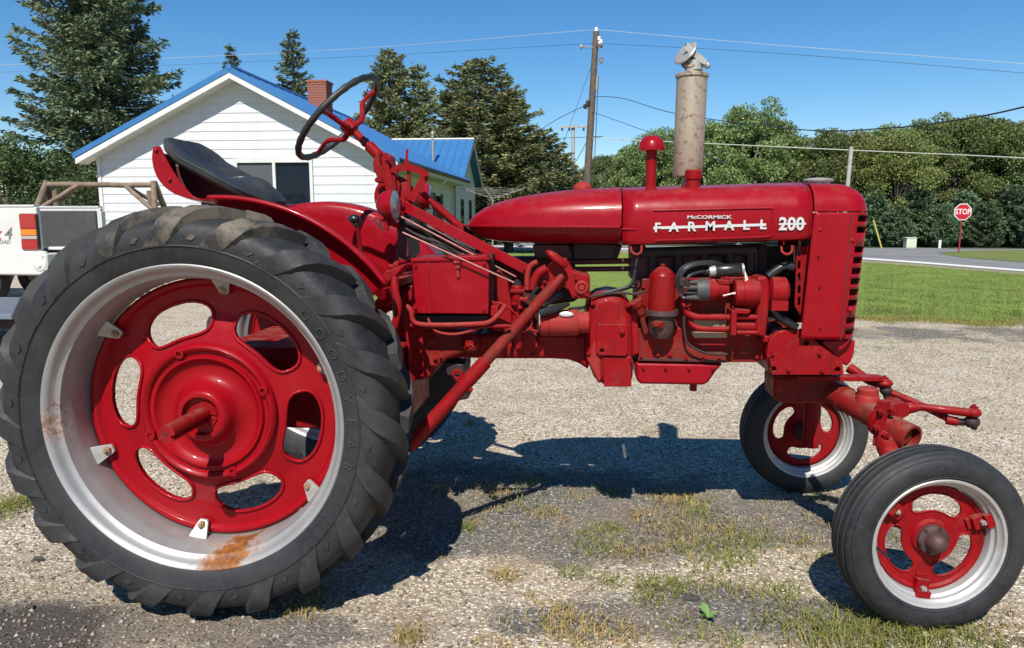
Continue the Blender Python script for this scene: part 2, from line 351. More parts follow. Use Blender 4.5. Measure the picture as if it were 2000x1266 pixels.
# ---------------- rear wheel (local coordinates round the axle, outer face towards -Y)
def kidney(th0, r0, a, b, n=28, e=2.5, skew=0):
    lp = []
    for i in range(n):
        q = 2*math.pi*i/n; c, s_ = math.cos(q), math.sin(q)
        ct = math.copysign(abs(c)**(2/e), c); st = math.copysign(abs(s_)**(2/e), s_)
        th = th0+b*ct; r = r0+a*st-(.012*(1-ct*ct) if st < 0 else 0)*-1
        lp.append((r*math.cos(th), r*math.sin(th)))
    return lp
def circle(r, n=72, c=(0, 0)): return [(c[0]+r*math.cos(2*math.pi*i/n), c[1]+r*math.sin(2*math.pi*i/n)) for i in range(n)]
def rear_wheel():
    holes = [kidney(R(50+60*k), .300, .063, .40) for k in range(6)]
    def dish(x, z):
        t = min(1, max(0, (math.hypot(x, z)-.19)/.17)); return .020+.045*t*t*(3-2*t)
    b = B(); vs, fs = ring_fill(circle(.428), [circle(.19, 48)]+holes, -.018, .004); b.add([(p.x, p.y+dish(p.x, p.z), p.z) for p in vs], fs)
    for h in holes:                                            # cast bead round each opening
        b.tube([(x, -.020+dish(x, z), z) for x, z in h]+[(h[0][0], -.020+dish(*h[0]), h[0][1])], .0065, 6, caps=False)
    b.lathe([(.047, .402), (.035, .412), (.033, .424), (.041, .433), (.071, .433), (.075, .424)], n=72)
    w_ = b.build('rear_wheel', 'redwheel', None, bevel=.003, smooth=40, center=(0, 0, 0))
    # hub: ring, groove, dish and boss
    b = B()
    b.lathe([(0.024, 0.1887), (-0.002, 0.2264), (-0.014, 0.2220), (-0.020, 0.2131), (-0.016, 0.2031), (-0.004, 0.1976), (-0.004, 0.1887), (-0.016, 0.1832), (-0.016, 0.1776), (0.000, 0.1665), (0.006, 0.1532),
             (0.005, 0.1277), (-0.002, 0.1110), (-0.016, 0.0977), (-0.036, 0.0888), (-0.052, 0.0810), (-0.058, 0.0733), (-0.057, 0.0622), (-0.038, 0.0588), (-0.035, 0.0000)], n=72)
    hub = b.build('hub', 'redwheel', w_, smooth=50)
    for k in range(4):
        a = R(107-90*k+5); c = Vector((.2076*math.cos(a), .020, .2076*math.sin(a)))
        t = Vector((-math.sin(a), 0, math.cos(a)))
        b = B(); b.lathe([(-.030, .016), (-.043, .015), (-.044, .009), (-.034, .0085), (-.034, 0)], org=c, n=16)
        b.cyl(c+Vector((0, -.0345, 0)), c+Vector((0, -.0355, 0)), .0085, n=14, mat=1)
        b.build('bolt_hole', ['redwheel', 'dark'], w_)
    # axle stub with keyway
    b = B(); vs = []; pr = []
    n = 36
    for j in range(n):
        q = 2*math.pi*j/n; r = .0268
        if abs(((q-R(-20)+math.pi) % (2*math.pi))-math.pi) < R(18): r = .0165
        pr.append((r*math.cos(q), r*math.sin(q)))
    b.prism(pr, -.255, -.0); b.cyl((0, -.2555, 0), (0, -.2552, 0), .006, n=10, mat=1)
    b.prism([(x, z) for x, z in circle(.046, 28) if not (x < -.004 and z > .006)]+[(-.004, .006)], -.042, -.010)
    b.build('axle', ['redcast', 'dark'], w_, bevel=.0015, center=True)
    # cast number on the hub
    vs, fs = textmesh('61174', .021, .0015)
    b = B(); b.add([(-.094+.45*p.x*0-p.y*.9+.0, -.0185+.020-p.z, .028-p.x*.9-.02) for p in vs], fs); b.build('cast_number', 'redfaded', w_, smooth=0)
    # rim
    b = B()
    half = [(-.112, .486), (-.121, .488), (-.126, .482), (-.122, .473), (-.110, .466), (-.098, .462), (-.092, .456), (-.086, .447), (-.070, .443), (-.060, .441), (-.048, .437), (-.030, .4345)]
    b.lathe(half+[(-a, r) for a, r in reversed(half)]+[(.10, .478), (.0, .44), (-.10, .478)], n=96, close=True)
    b.build('rim', 'rim', w_, smooth=40, center=(0, 0, 0))
    for k in range(6):
        a = R(21.5+60*k); mt = Matrix.Rotation(-a, 4, 'Y')       # +X is outwards
        b = B()
        pl = [(.384, -.012), (.391, -.016), (.430, -.030), (.436, -.028), (.436, .028), (.430, .030), (.391, .016), (.384, .012)]
        v2 = [mt @ Vector((x, .026 if x < .41 else -.006, z)) for x, z in pl]+[mt @ Vector((x, .036 if x < .41 else .004, z)) for x, z in pl]
        k2 = len(pl); b.add(v2, [tuple(range(k2)), tuple(range(2*k2-1, k2-1, -1))]+[(i, k2+i, k2+(i+1) % k2, (i+1) % k2) for i in range(k2)])
        b.hexbolt(mt @ Vector((.399, .026, 0)), (0, -1, 0), .0125, .016, 1)
        b.build('rim_clamp', ['galv', 'rustbolt'], w_, bevel=.0015)
    # tyre
    prof = [(-.098, .470), (-.118, .478), (-.126, .490), (-.132, .505), (-.141, .535), (-.145, .565), (-.141, .590), (-.130, .606), (-.108, .618), (-.06, .627), (0, .630)]
    b = B(); full = prof+[(-y, r) for y, r in reversed(prof[:-1])]
    b.lathe(full+[(.09, .465), (-.09, .465)], n=120, close=True)
    for yy in (.5395, ):
        b.lathe([(-.1405, yy-.003), (-.1455, yy), (-.1425, yy+.004)], n=120)
    st = [(-.1440, .543, -1, 0, .0015, -.045, .066), (-.1450, .562, -1, .1, .005, -.012, .068), (-.1425, .584, -.9, .40, .014, .022, .070), (-.131, .604, -.6, .80, .024, .058, .070),
          (-.104, .618, -.2, 1, .031, .105, .064), (-.06, .627, 0, 1, .033, .165, .056), (-.015, .630, 0, 1, .032, .230, .050), (.012, .630, 0, 1, .029, .265, .048)]
    for sd in (1, -1):
        for k in range(20):
            th0 = 2*math.pi*k/20+(math.pi/20 if sd < 0 else 0)+R(4); rows = []
            for (y, r, ny, nr, h, dt, wd) in st:
                ln = math.hypot(ny, nr); ny, nr = ny/ln, nr/ln
                row = []
                for (e, hh) in ((-.68, -.006), (-.5, h*.98), (.5, h*.98), (.68, -.006)):
                    rr = r+nr*hh; th = th0-dt+e*wd/r
                    row.append((rr*math.cos(th), sd*(y+ny*hh), rr*math.sin(th)))
                rows.append(row)
            b.grid(rows, 1)
            b.add(rows[-1], [(0, 1, 2, 3)], 1); b.add(rows[0], [(0, 1, 2, 3)], 1)
            # small diamond mark between lugs
            th = th0-R(9)
            q = [(.562, -.012), (.576, .004), (.571, .020), (.557, .004)]
            vq = [((r+.0)*math.cos(th-t/.57), sd*(-.1475), r*math.sin(th-t/.57)) for r, t in q]+[((r)*math.cos(th-t/.57), sd*(-.140), r*math.sin(th-t/.57)) for r, t in q]
            b.add(vq, [(0, 1, 2, 3), (0, 4, 5, 1), (1, 5, 6, 2), (2, 6, 7, 3), (3, 7, 4, 0)], 1)
    tyre = b.build('tyre', ['rubber', 'rubberlug'], w_, smooth=38, center=(0, 0, 0))
    # raised maker's name on the sidewall
    b = B()
    for i, ch in enumerate('GOODYEAR'):
        vs, fs = textmesh(ch, .046, .0018, -.0009); th = R(41.5-7.9*i)
        def mp(p):
            rr = .511+p.y*1.0; tt = th-p.x/.511
            yv = -(.1325+(rr-.505)*.30) if rr > .505 else -(.1325-(.505-rr)*.40)
            return (rr*math.cos(tt), yv-.0016-p.z, rr*math.sin(tt))
        b.add([mp(p) for p in vs], fs)
    tag(b.build('sidewall_lettering', 'letter', w_, smooth=0), kind='stuff')
    return w_
rw = rear_wheel()
def seat_on(o, x, y, z, rz=0, rx=0, ry=0):
    o.parent = TR; o.location = (x, y-YC, z); o.rotation_euler = (rx, ry, rz)
rw2 = copy_tree(rw)
seat_on(rw, RWX, RWY, RWR); seat_on(rw2, RWX, RWF, RWR, math.pi)
for o in list(rw2.children):
    if o.name.startswith('sidewall') or o.name.startswith('cast_number'): bpy.data.objects.remove(o)
# ---------------- front wheel
def front_wheel():
    holes = [kidney(R(82+120*k), .110, .035, .76, 32) for k in range(3)]
    b = B(); vs, fs = ring_fill(circle(.168, 64), holes, -.006, .004); b.add(vs, fs)
    for h in holes: b.tube([(x, -.0065, z) for x, z in h]+[(h[0][0], -.0065, h[0][1])], .0032, 6, caps=False)
    b.lathe([(-.004, .156), (-.014, .164), (-.014, .171), (.002, .173), (.012, .168)], n=64)
    b.lathe([(-.004, .062), (-.016, .055), (-.018, .045), (-.004, .040)], n=40)
    w_ = b.build('front_wheel', 'redcast', None, bevel=.0015, center=(0, 0, 0))
    b = B(); b.lathe([(-.004, .050), (-.030, .047), (-.034, .040), (-.036, .033), (-.058, .029), (-.072, .020), (-.077, .008), (-.078, 0)], n=32)
    b.lathe([(.004, .050), (.06, .040), (.09, .036), (.10, 0)], n=32)
    for k in range(6):
        a = R(60*k+10); b.hexbolt((.043*math.cos(a), -.030, .043*math.sin(a)), (0, -1, 0), .006, .006)
    b.build('hub', 'hubrust', w_, center=(0, 0, 0))
    b = B(); half = [(-.056, .203), (-.062, .210), (-.066, .206), (-.063, .199), (-.052, .196), (-.046, .188), (-.036, .186), (-.030, .178), (-.012, .174)]
    b.lathe(half+[(-a, r) for a, r in reversed(half)]+[(.05, .204), (0, .19), (-.05, .204)], n=72, close=True)
    b.build('rim', 'rimfront', w_, smooth=40, center=(0, 0, 0))
    for k in range(3):
        a = R(22+120*k); mt = Matrix.Rotation(-a, 4, 'Y')
        b = B(); b.box((.132, -.030, -.020), (.172, -.006, .020), 0, mt); b.box((.164, -.044, -.022), (.186, -.020, .022), 0, mt)
        b.box((.118, -.016, -.017), (.134, -.006, .017), 0, mt)
        b.hexbolt(mt @ Vector((.158, -.030, 0)), (0, -1, 0), .0095, .012, 1)
        b.build('rim_clamp', ['redcast', 'galv'], w_, bevel=.0015)
    b = B()
    prof = [(-.050, .202), (-.062, .207), (-.068, .216), (-.0725, .232), (-.0735, .248), (-.070, .262), (-.0635, .272), (-.060, .273), (-.0575, .279), (-.052, .283), (-.047, .2855), (-.043, .281), (-.038, .281), (-.034, .288), (-.018, .290), (-.014, .283), (-.009, .283), (-.006, .291), (0, .2918)]
    b.lathe(prof+[(-y, r) for y, r in reversed(prof[:-1])]+[(.045, .198), (-.045, .198)], n=96, close=True)
    b.lathe([(-.0655, .215), (-.0700, .2165), (-.0680, .219)], n=96)
    b.build('tyre', 'rubber', w_, smooth=32, center=(0, 0, 0))
    b = B(); b.cyl((-.178, -.030, -.022), (-.168, -.075, -.030), .005, .0035, 8); b.build('valve_stem', 'black', w_)
    return w_
M['rimfront'] = simple('silver_front_rim', (.40, .40, .39), .48, .40, (.27, .22, .17), 14, .50, .80, .1, 50)
fw = front_wheel(); fw2 = copy_tree(fw)
FNX, FNY, FFX, FFY, FR = 1.108, 2.308, 1.0645, 3.469, .2918
seat_on(fw, FNX, FNY, FR, .1065); seat_on(fw2, FFX, FFY, FR, .0955+math.pi)
fw2.rotation_euler = (0, R(60), .0955+math.pi)

# ---------------- hood
HW = .215
zb0, zb1 = T(1215, 478, -HW).z, T(1587, 467, -HW).z
zt0, zt1 = T(1215, 366.5, -.06).z, T(1587, 356, -.06).z
hx0, hx1 = T(1215, 420, -HW).x, T(1587, 420, -HW).x
def hood_sec(x, zb, zt, w_=HW, r=.10, n=10):
    c = [(x, YC-w_+.020, zb-.002), (x, YC-w_+.006, zb+.002), (x, YC-w_, zb+.016), (x, YC-w_, zt-r-.02)]
    for i in range(1, n+1):
        q = math.pi/2*i/n; c.append((x, YC-w_+r*(1-math.cos(q)), zt-.012-r+r*math.sin(q)))
    c.append((x, YC-w_*.25, zt-.002)); c.append((x, YC, zt))
    return c+[(p[0], 2*YC-p[1], p[2]) for p in reversed(c[:-1])]
b = B(); rows = []
for i in range(13):
    t = i/12; rows.append(hood_sec(hx0+.003+(hx1-hx0-.003)*t, zb0+(zb1-zb0)*t, zt0+(zt1-zt0)*t))
b.grid(rows)
hood = b.build('hood', 'red', TR, solid=.004, smooth=40)
yS = -HW-.002
# embossed panel: bead along three sides
def pt(px, py, d=yS): return T(px, py, d)
b = B(); b.tube(smoothpath([pt(1276, 411), pt(1380, 409), pt(1500, 406.5), pt(1507, 409), pt(1509, 418), pt(1509, 452), pt(1506, 460), pt(1499, 462), pt(1470, 464), pt(1280, 470)], 5), .0035, 8)
b.build('embossed_line', 'red', hood)
# badges
def badge(body, px, py, hpx, mat='chrome', bold=0., sx=1., name='badge_letter', ex=.003, parent=None):
    vs, fs = textmesh(body, hpx/.72*(YC-HW)/F, ex, bold); c = T(px, py, -HW-.006)
    bb = B(); bb.add([(c.x+p.x*sx, c.y-p.z, c.z+p.y) for p in vs], fs); return bb.build(name, mat, parent or hood, smooth=0)
for ch, px, py in (('F', 1284, 445.5), ('A', 1316, 444.5), ('R', 1350.5, 443.5), ('M', 1387, 442.5), ('A', 1424, 441.5), ('L', 1457, 440.5), ('L', 1490, 439.5)):
    badge(ch, px, py, 17.5, sx=1.05, bold=.0012)
b = B(); b.bar(T(1276, 445.5, -HW-.003), T(1496, 439, -HW-.003), .004, rp(5, -HW)); b.build('badge_bar', 'redfaded2' if 'redfaded2' in M else 'chrome', hood)
for ch, px in (('2', 1529), ('0', 1545.7), ('0', 1562.5)): badge(ch, px, 438.5, 24, sx=.92, bold=.0016, name='badge_number')
b = B(); b.bar(T(1521, 438, -HW-.003), T(1574, 437, -HW-.003), .004, rp(3.5, -HW)); b.build('badge_bar', 'chrome', hood)
b = B(); b.bar(T(1344, 425.5, -HW-.002), T(1426, 423.5, -HW-.002), .004, rp(8.5, -HW)); b.build('badge_plate', 'redfaded', hood)
badge('McCORMICK', 1385, 424.5, 6.4, sx=1.62, bold=.0003, name='badge_word', ex=.002)
# latches: bright wire hooks under the hood edge
for px in (1243, 1537):
    b = B(); b.tube(smoothpath([T(px-11, 482, -HW+.01), T(px-9, 492, -HW), T(px, 497, -HW-.004), T(px+9, 492, -HW), T(px+10, 480, -HW+.01)], 5), .0042, 8); b.build('hood_latch', 'redfaded', TR)
# ---------------- fuel tank
top = [(915, 437), (919, 428), (928, 418), (944, 406), (970, 395.5), (1005, 386.5), (1050, 379), (1100, 373.5), (1150, 370), (1213, 367)]
bot = [(915, 445), (919, 452), (928, 460), (944, 467), (970, 471.5), (1005, 474), (1050, 475.5), (1100, 476.5), (1150, 477), (1213, 477.5)]
wid = [.012, .052, .085, .115, .145, .172, .19, .203, .209, .2125]
rows_t, rows_b, seamL = [], [], []
for (tx, ty), (bx, by), wv in zip(top, bot, wid):
    x = T(tx, 440, -wv*.9).x; zt_ = T(tx, ty, -.05).z; zs = T(tx, 441+ (tx-915)/300*2.5, -wv).z; zl = T(bx, by, -wv*.75).z
    ra = []; rb = []
    for i in range(25):
        q = math.pi*i/24; c, s_ = math.cos(q), math.sin(q); e = 2/2.7
        ra.append((x, YC-wv*math.copysign(abs(c)**e, c), zs+.003+(zt_-zs)*abs(s_)**e))
        rb.append((x, YC-wv*.955*math.copysign(abs(c)**e, c), zs-.003-(zs-zl)*abs(s_)**(2/3.2)))
    rows_t.append(ra); rows_b.append(rb); seamL.append((x, wv, zs))
b = B(); b.grid(rows_t); b.add(rows_t[0], [tuple(range(25))]); b.grid(rows_b); b.add(rows_b[0], [tuple(range(25))])
b.add(rows_t[-1], [tuple(range(25))]); b.add(rows_b[-1], [tuple(range(25))])
tank = b.build('fuel_tank', 'red', TR, smooth=60)
b = B(); pl = [(x-.006, YC-wv-.006, z) for x, wv, z in reversed(seamL)]+[(x-.006, YC+wv+.006, z) for x, wv, z in seamL]
pl = [Vector(p) for p in pl]
for a_, c_ in zip(pl[:-1], pl[1:]): b.bar(a_, c_, .030, .007)
b.build('seam_flange', 'red', tank, bevel=.001)
b = B(); c = T(1138, 369, 0); b.lathe([(-.01, .0), (-.01, .036), (.006, .037), (.010, .035), (.020, .026), (.026, .012), (.027, 0)], org=c, axis=(0, 0, 1), n=24); b.build('fuel_cap', M['hubrust'] if False else 'redfaded', tank)
b = B(); b.bar(T(1214, 447, -HW-.003), T(1243, 448, -HW-.002), .010, .007); b.build('hood_crease', 'red', hood, bevel=.002)

# ---------------- grille shell and nose
gx0, gx1 = T(1590, 420, -HW).x, T(1691, 450, -HW+.06).x
gzt, gzb = T(1640, 415, -HW).z, T(1640, 664, -HW).z
rc = .072
def gout(inset=0., nz=10):
    w_ = HW-inset; x1 = gx1-inset; r = max(rc-inset*.4, .03); p = []
    xs = np.linspace(gx0, x1-r, 8)
    for x in xs: p.append((x, -w_))
    for i in range(1, nz+1):
        q = math.pi/2*i/nz; p.append((x1-r+r*math.sin(q), -w_+r-r*math.cos(q)))
    p.append((x1, 0.)); return p+[(x, -y) for x, y in reversed(p[:-1])]
slots = [427, 449, 487, 508, 529, 549, 570, 591, 625, 647]
zl = [gzt]
for sy in slots:
    zl += [T(1675, sy-6, -HW+.03).z, T(1675, sy+6, -HW+.03).z]
zl.append(gzb); zl[0] = gzt
o_ = gout(); K = len(o_); ncol = 8
rows = [[(x-(gzt-z)*.05, YC+y, z) for x, y in o_] for z in zl]
b = B(); vs = [p for r_ in rows for p in r_]; fs = []
for i in range(len(rows)-1):
    for j in range(K-1):
        jj = min(j, K-2-j)
        if i % 2 == 1 and 9 <= jj <= 14: continue
        fs.append((i*K+j, i*K+j+1, (i+1)*K+j+1, (i+1)*K+j))
b.add(vs, fs)
gr = b.build('grille', 'red', TR, solid=.005, smooth=40)
b = B(); rows = []
for i in range(11):
    q = math.pi/2*i/10; ins = .098*(1-math.cos(q))
    rows.append([(x, YC+y, gzt+.004+(zt1-.012-gzt)*math.sin(q)) for x, y in gout(ins)])
b.grid(rows); tp = rows[-1]
b.add(tp+[(tp[0][0], YC, zt1)], [(*range(K), K)])
b.build('nose_cap', 'red', TR, smooth=50)
b = B(); xx = T(1658, 500, -HW).x
b.bar((xx, YC-HW-.002, gzt), (xx-.012, YC-HW-.002, gzb), .004, .004, up=(1, 0, 0)); b.build('grille_seam', 'darkred', gr)
for sx, sy in ((1664, 470), (1661, 606), (1602, 449)):
    c = T(sx, sy, -HW); b = B(); b.ball(c, (.009, .006, .009), 12, 8); b.build('screw', 'redcast', gr)
b = B(); b.pprism([(1607, 665), (1671, 664), (1669, 690), (1663, 706), (1656, 716), (1648, 712), (1604, 672)], -.15, .15); b.build('grille_base', 'red', TR, bevel=.02, seg=4)
b = B(); b.pprism([(1612, 425), (1630, 425), (1640, 655), (1622, 655)], -.18, .18); b.build('radiator_core', 'dark', TR)
b = B(); c = T(1598, 353, 0); b.lathe([(-.02, .042), (.004, .043), (.004, .052), (.010, .054), (.014, .050), (.018, .030), (.018, 0)], org=(c.x, c.y, zt1), axis=(0, 0, 1), n=28); b.build('radiator_cap', 'galv', TR)
# fan shroud with slots
q = [(1556, 482), (1588, 480), (1603, 640), (1574, 632), (1552, 598)]
b = B(); pts = [T(x, y, -.16) for x, y in q]; hs_ = []
for sy in (493, 517, 541, 565, 588):
    a_ = [T(1558.5, sy-8, -.16), T(1564, sy-8, -.16), T(1563, sy+8, -.16), T(1557.5, sy+8, -.16)]; hs_.append([(p.x, p.z) for p in a_])
vs, fs = ring_fill([(p.x, p.z) for p in pts], hs_, YC-.16, YC-.155); b.add(vs, fs); b.build('fan_shroud', 'redcast', TR, smooth=30)
b = B(); c = T(1562, 560, 0)
for k in range(4):
    a = R(20+90*k); d = Vector((0, math.cos(a), math.sin(a))); e = Vector((.35, -math.sin(a), math.cos(a))).normalized()
    b.add([c+d*.03-e*.03, c+d*.03+e*.03, c+d*.17+e*.05, c+d*.17-e*.05], [(0, 1, 2, 3)])
b.cyl(c-Vector((.05, 0, 0)), c+Vector((.02, 0, 0)), .035); b.build('fan', 'dark', TR, solid=.003)

# ---------------- exhaust, breather, small cap
mx, my = T(1346, 250, 0).x, YC
mt0 = T(1346, 345, 0).z; mt1 = T(1347, 146, 0).z
b = B(); r_ = rp(28)
b.lathe([(-.14, .022), (.0, .022), (.0, r_*.95), (.003, r_*.985), (.2, r_), (mt1-mt0-.012, r_), (mt1-mt0-.010, r_*1.09), (mt1-mt0, r_*1.09), (mt1-mt0+.004, r_*.98), (mt1-mt0+.004, .028), (mt1-mt0+.022, .026), (mt1-mt0+.024, .03), (mt1-mt0+.032, .03), (mt1-mt0+.032, 0)], org=(mx, my, mt0), axis=(.012, 0, 1), n=40)
muf = b.build('muffler', 'muffler', TR, smooth=35)
b = B(); tz = mt1+.026; cxx = mx+.008
b.lathe([(0, .030), (.035, .030), (.036, .026), (0, .026)], org=(cxx+.004, my, tz-.012), axis=(0, 0, 1), n=20, close=True)
cc = Vector((cxx-.030, my, tz+.050)); av = Vector((-.62, -.42, .52)).normalized()
b.lathe([(-.006, 0), (-.006, .040), (-.003, .048), (.002, .050), (.006, .046), (.008, 0)], org=cc, axis=av, n=24)
b.lathe([(-.008, .0), (-.008, .028), (-.005, .031), (.0, .031)], org=cc+Vector((.010, -.012, -.028)), axis=Vector((-.45, -.80, .1)), n=20)
b.bar(cc+Vector((-.005, -.026, .020)), Vector((cxx+.036, my-.024, tz+.014)), .005, .022); b.bar(cc+Vector((-.005, .026, .026)), Vector((cxx+.036, my+.024, tz+.014)), .005, .022)
b.bar(cc+Vector((.0, 0, .034)), Vector((cxx+.034, my, tz+.024)), .046, .004)
b.cyl((cxx+.036, my-.032, tz+.012), (cxx+.036, my+.032, tz+.012), .009, n=10); b.ball((cxx+.048, my-.02, tz+.002), .012, 10, 8)
b.build('rain_cap', 'galv', muf)
bx_ = T(1272, 320, 0).x
z1, z2, z3 = T(1272, 366, 0).z, T(1272, 293, 0).z, T(1272, 266, 0).z
b = B(); b.lathe([(-.03, .020), (z2-z1+.01, .0205)], org=(bx_, YC, z1), axis=(0, 0, 1), n=24); br = b.build('air_intake_pipe', 'redcast', TR)
b = B(); r_ = rp(24.5); b.lathe([(.0, .02), (-.004, r_*.98), (.003, r_*1.02), (.012, r_*.97), (.026, r_*.92), (.042, r_*.72), (.051, r_*.42), (.054, 0)], org=(bx_, YC, z2), axis=(0, 0, 1), n=32); b.build('air_intake_cap', 'red', br, smooth=50)
cx_ = T(1354, 345, -.07); b = B(); b.lathe([(-.05, .026), (.0, .026), (.0, .031), (.004, .032), (.030, .030), (.034, .026), (.035, 0)], org=(cx_.x, cx_.y, T(1354, 350, -.07).z), axis=(0, 0, 1), n=28); b.build('breather_cap', 'redcast', TR)

# ---------------- engine
b = B(); b.pprism([(1244, 560), (1252, 545), (1470, 540), (1500, 560), (1500, 700), (1476, 708), (1420, 708), (1244, 700)], -.10, .14); blk = b.build('engine_block', 'redgrime', TR, bevel=.006)
b = B(); b.pprism([(1246, 640), (1330, 640), (1350, 680), (1380, 690), (1418, 690), (1420, 706), (1246, 702)], -.135, -.09); b.build('block_skirt', 'redgrime', blk, bevel=.008)
b = B(); b.pprism([(1246, 699), (1420, 703), (1420, 709), (1246, 705)], -.14, -.05); b.build('pan_rail', 'darkred', blk, bevel=.002)
for px in (1284, 1308):
    b = B(); b.hexbolt(T(px, 692, -.135), (0, -1, 0), .010, .010); b.build('bolt', 'redcast', blk)
b = B(); b.pprism([(1240, 708), (1414, 711), (1400, 725), (1384, 748), (1374, 753), (1252, 751), (1243, 744)], -.135, .135); pan = b.build('oil_pan', 'red', TR, bevel=.014, seg=4)
b = B(); c = T(1354, 752, -.06); b.tube([c+Vector((0, 0, .01)), c-Vector((0, 0, .022))], .014, 6); b.build('drain_plug', 'redcast', pan)
# head, valve cover and manifold in the shade under the hood
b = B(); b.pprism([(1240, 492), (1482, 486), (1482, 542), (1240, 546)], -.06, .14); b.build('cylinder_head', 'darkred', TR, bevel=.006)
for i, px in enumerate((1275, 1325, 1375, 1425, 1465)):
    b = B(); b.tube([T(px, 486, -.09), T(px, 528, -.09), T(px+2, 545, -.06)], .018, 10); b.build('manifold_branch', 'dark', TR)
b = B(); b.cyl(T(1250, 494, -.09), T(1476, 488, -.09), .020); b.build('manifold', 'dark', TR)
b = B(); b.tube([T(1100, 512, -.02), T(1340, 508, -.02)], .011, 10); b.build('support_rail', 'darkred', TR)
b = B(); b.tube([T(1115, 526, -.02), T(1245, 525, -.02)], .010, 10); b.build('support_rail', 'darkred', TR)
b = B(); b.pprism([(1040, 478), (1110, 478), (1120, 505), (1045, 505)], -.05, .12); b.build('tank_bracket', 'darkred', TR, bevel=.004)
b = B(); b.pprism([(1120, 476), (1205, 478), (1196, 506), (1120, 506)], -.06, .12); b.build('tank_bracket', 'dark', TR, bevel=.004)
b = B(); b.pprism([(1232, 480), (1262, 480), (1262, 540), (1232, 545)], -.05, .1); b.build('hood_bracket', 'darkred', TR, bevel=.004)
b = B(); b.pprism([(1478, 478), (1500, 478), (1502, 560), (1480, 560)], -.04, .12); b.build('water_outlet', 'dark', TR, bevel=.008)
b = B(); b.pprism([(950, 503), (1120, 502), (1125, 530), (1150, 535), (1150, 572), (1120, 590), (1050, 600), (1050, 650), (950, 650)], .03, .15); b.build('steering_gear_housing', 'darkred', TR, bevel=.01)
b = B(); b.pprism([(1100, 478), (1216, 479), (1206, 506), (1096, 508)], -.03, .14); b.build('tank_shade_fill', 'dark', TR, bevel=.006)  # dark block added in place of the shade below the tank
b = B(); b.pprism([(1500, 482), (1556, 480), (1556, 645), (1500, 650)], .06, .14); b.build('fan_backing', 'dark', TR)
# oil filter
c0 = T(1292, 607, -.17); b = B(); r_ = rp(25.5, -.17)
b.lathe([(0, r_), (.125, r_), (.132, r_*.97), (.150, r_*.62), (.160, r_*.35), (.162, .010), (.170, .010), (.172, .006), (.172, 0)], org=c0, axis=(0, 0, 1), n=36)
fil = b.build('oil_filter', 'redgrime2', TR, smooth=40) if 'redgrime2' in M else b.build('oil_filter', 'redcast', TR, smooth=40)
b = B(); b.lathe([(.004, r_*.9), (.004, r_*1.25), (-.014, r_*1.28), (-.020, r_*1.0), (-.075, r_*.98), (-.10, r_*.7), (-.10, 0)], org=c0, axis=(0, 0, 1), n=36)
b.cyl(c0+Vector((0, 0, -.05)), c0+Vector((-.03, .10, -.05)), .035); b.build('filter_base', 'hubrust', fil, smooth=40)
b = B(); p = T(1281, 634, -.24); b.hexbolt(p+Vector((0, .02, 0)), (0, -1, 0), .012, .022); b.cyl(p+Vector((0, .04, 0)), p+Vector((.024, .01, -.004)), .012); b.build('drain_cock', 'redgrime', fil)
# filler neck with cap
b = B(); b.cyl(T(1262, 650, -.15), T(1252, 610, -.16), .012); b.cyl(T(1252, 612, -.16), T(1243, 594, -.17), .018, .022); b.cyl(T(1244, 596, -.17), T(1240, 588, -.175), .025); b.build('oil_filler', 'redgrime', TR)
# distributor
b = B(); dA, dB = T(1420, 566, -.18), T(1362, 566, -.19)
ax = (dB-dA).normalized()
b.tube([dA, dA+ax*.045, dA+ax*.047, dA+ax*.075], [.030, .033, .040, .040], 24, 0); b.tube([dA+ax*.073, dA+ax*.095, dA+ax*.115, dA+ax*.120], [.041, .042, .036, .0], 24, 1)
dist = b.build('distributor', ['redcast', 'blackgrey'], TR, smooth=40)
for k in range(4):
    s0 = dA+ax*.105+Vector((0, -.02+.012*(k % 2), (-.026+.018*k)))
    b = B(); b.tube([s0, s0+ax*.025+Vector((0, -.004, 0)), s0+ax*.045+Vector((0, -.006, 0))], [.010, .008, .0065], 10); b.build('spark_boot', 'blackgrey', dist)
    e0 = s0+ax*.045+Vector((0, -.006, 0)); q = k*3.2; dz = -.205-.007*k
    b = B(); b.tube(smoothpath([e0, e0+ax*.012, T(1329+q*.5, 572-q*1.4, dz), T(1322+q*.7, 556-q*.6, dz), T(1323+q*.9, 538-q*.2, dz), T(1333+q, 522+q*.3, dz), T(1354+q*.8, 514+q*.35, dz+.01), T(1384, 511+q*.5, dz+.03), T(1404+q, 512+q*.3, -.13)], 5), .0056, 8); b.build('spark_plug_lead', 'blackcable', dist)
b = B(); b.tube(smoothpath([dA+ax*.118, T(1345, 560, -.22), T(1341, 547, -.225), T(1350, 537, -.22), T(1368, 531, -.20), T(1382, 530, -.18)], 6), .0056, 8); b.build('coil_lead', 'blackcable', dist)
b = B(); b.tube(smoothpath([T(1324, 548, -.226), T(1323, 543, -.226), T(1331, 541, -.226), T(1341, 543, -.222)], 4), .0022, 6); b.build('lead_tie', 'black', dist)
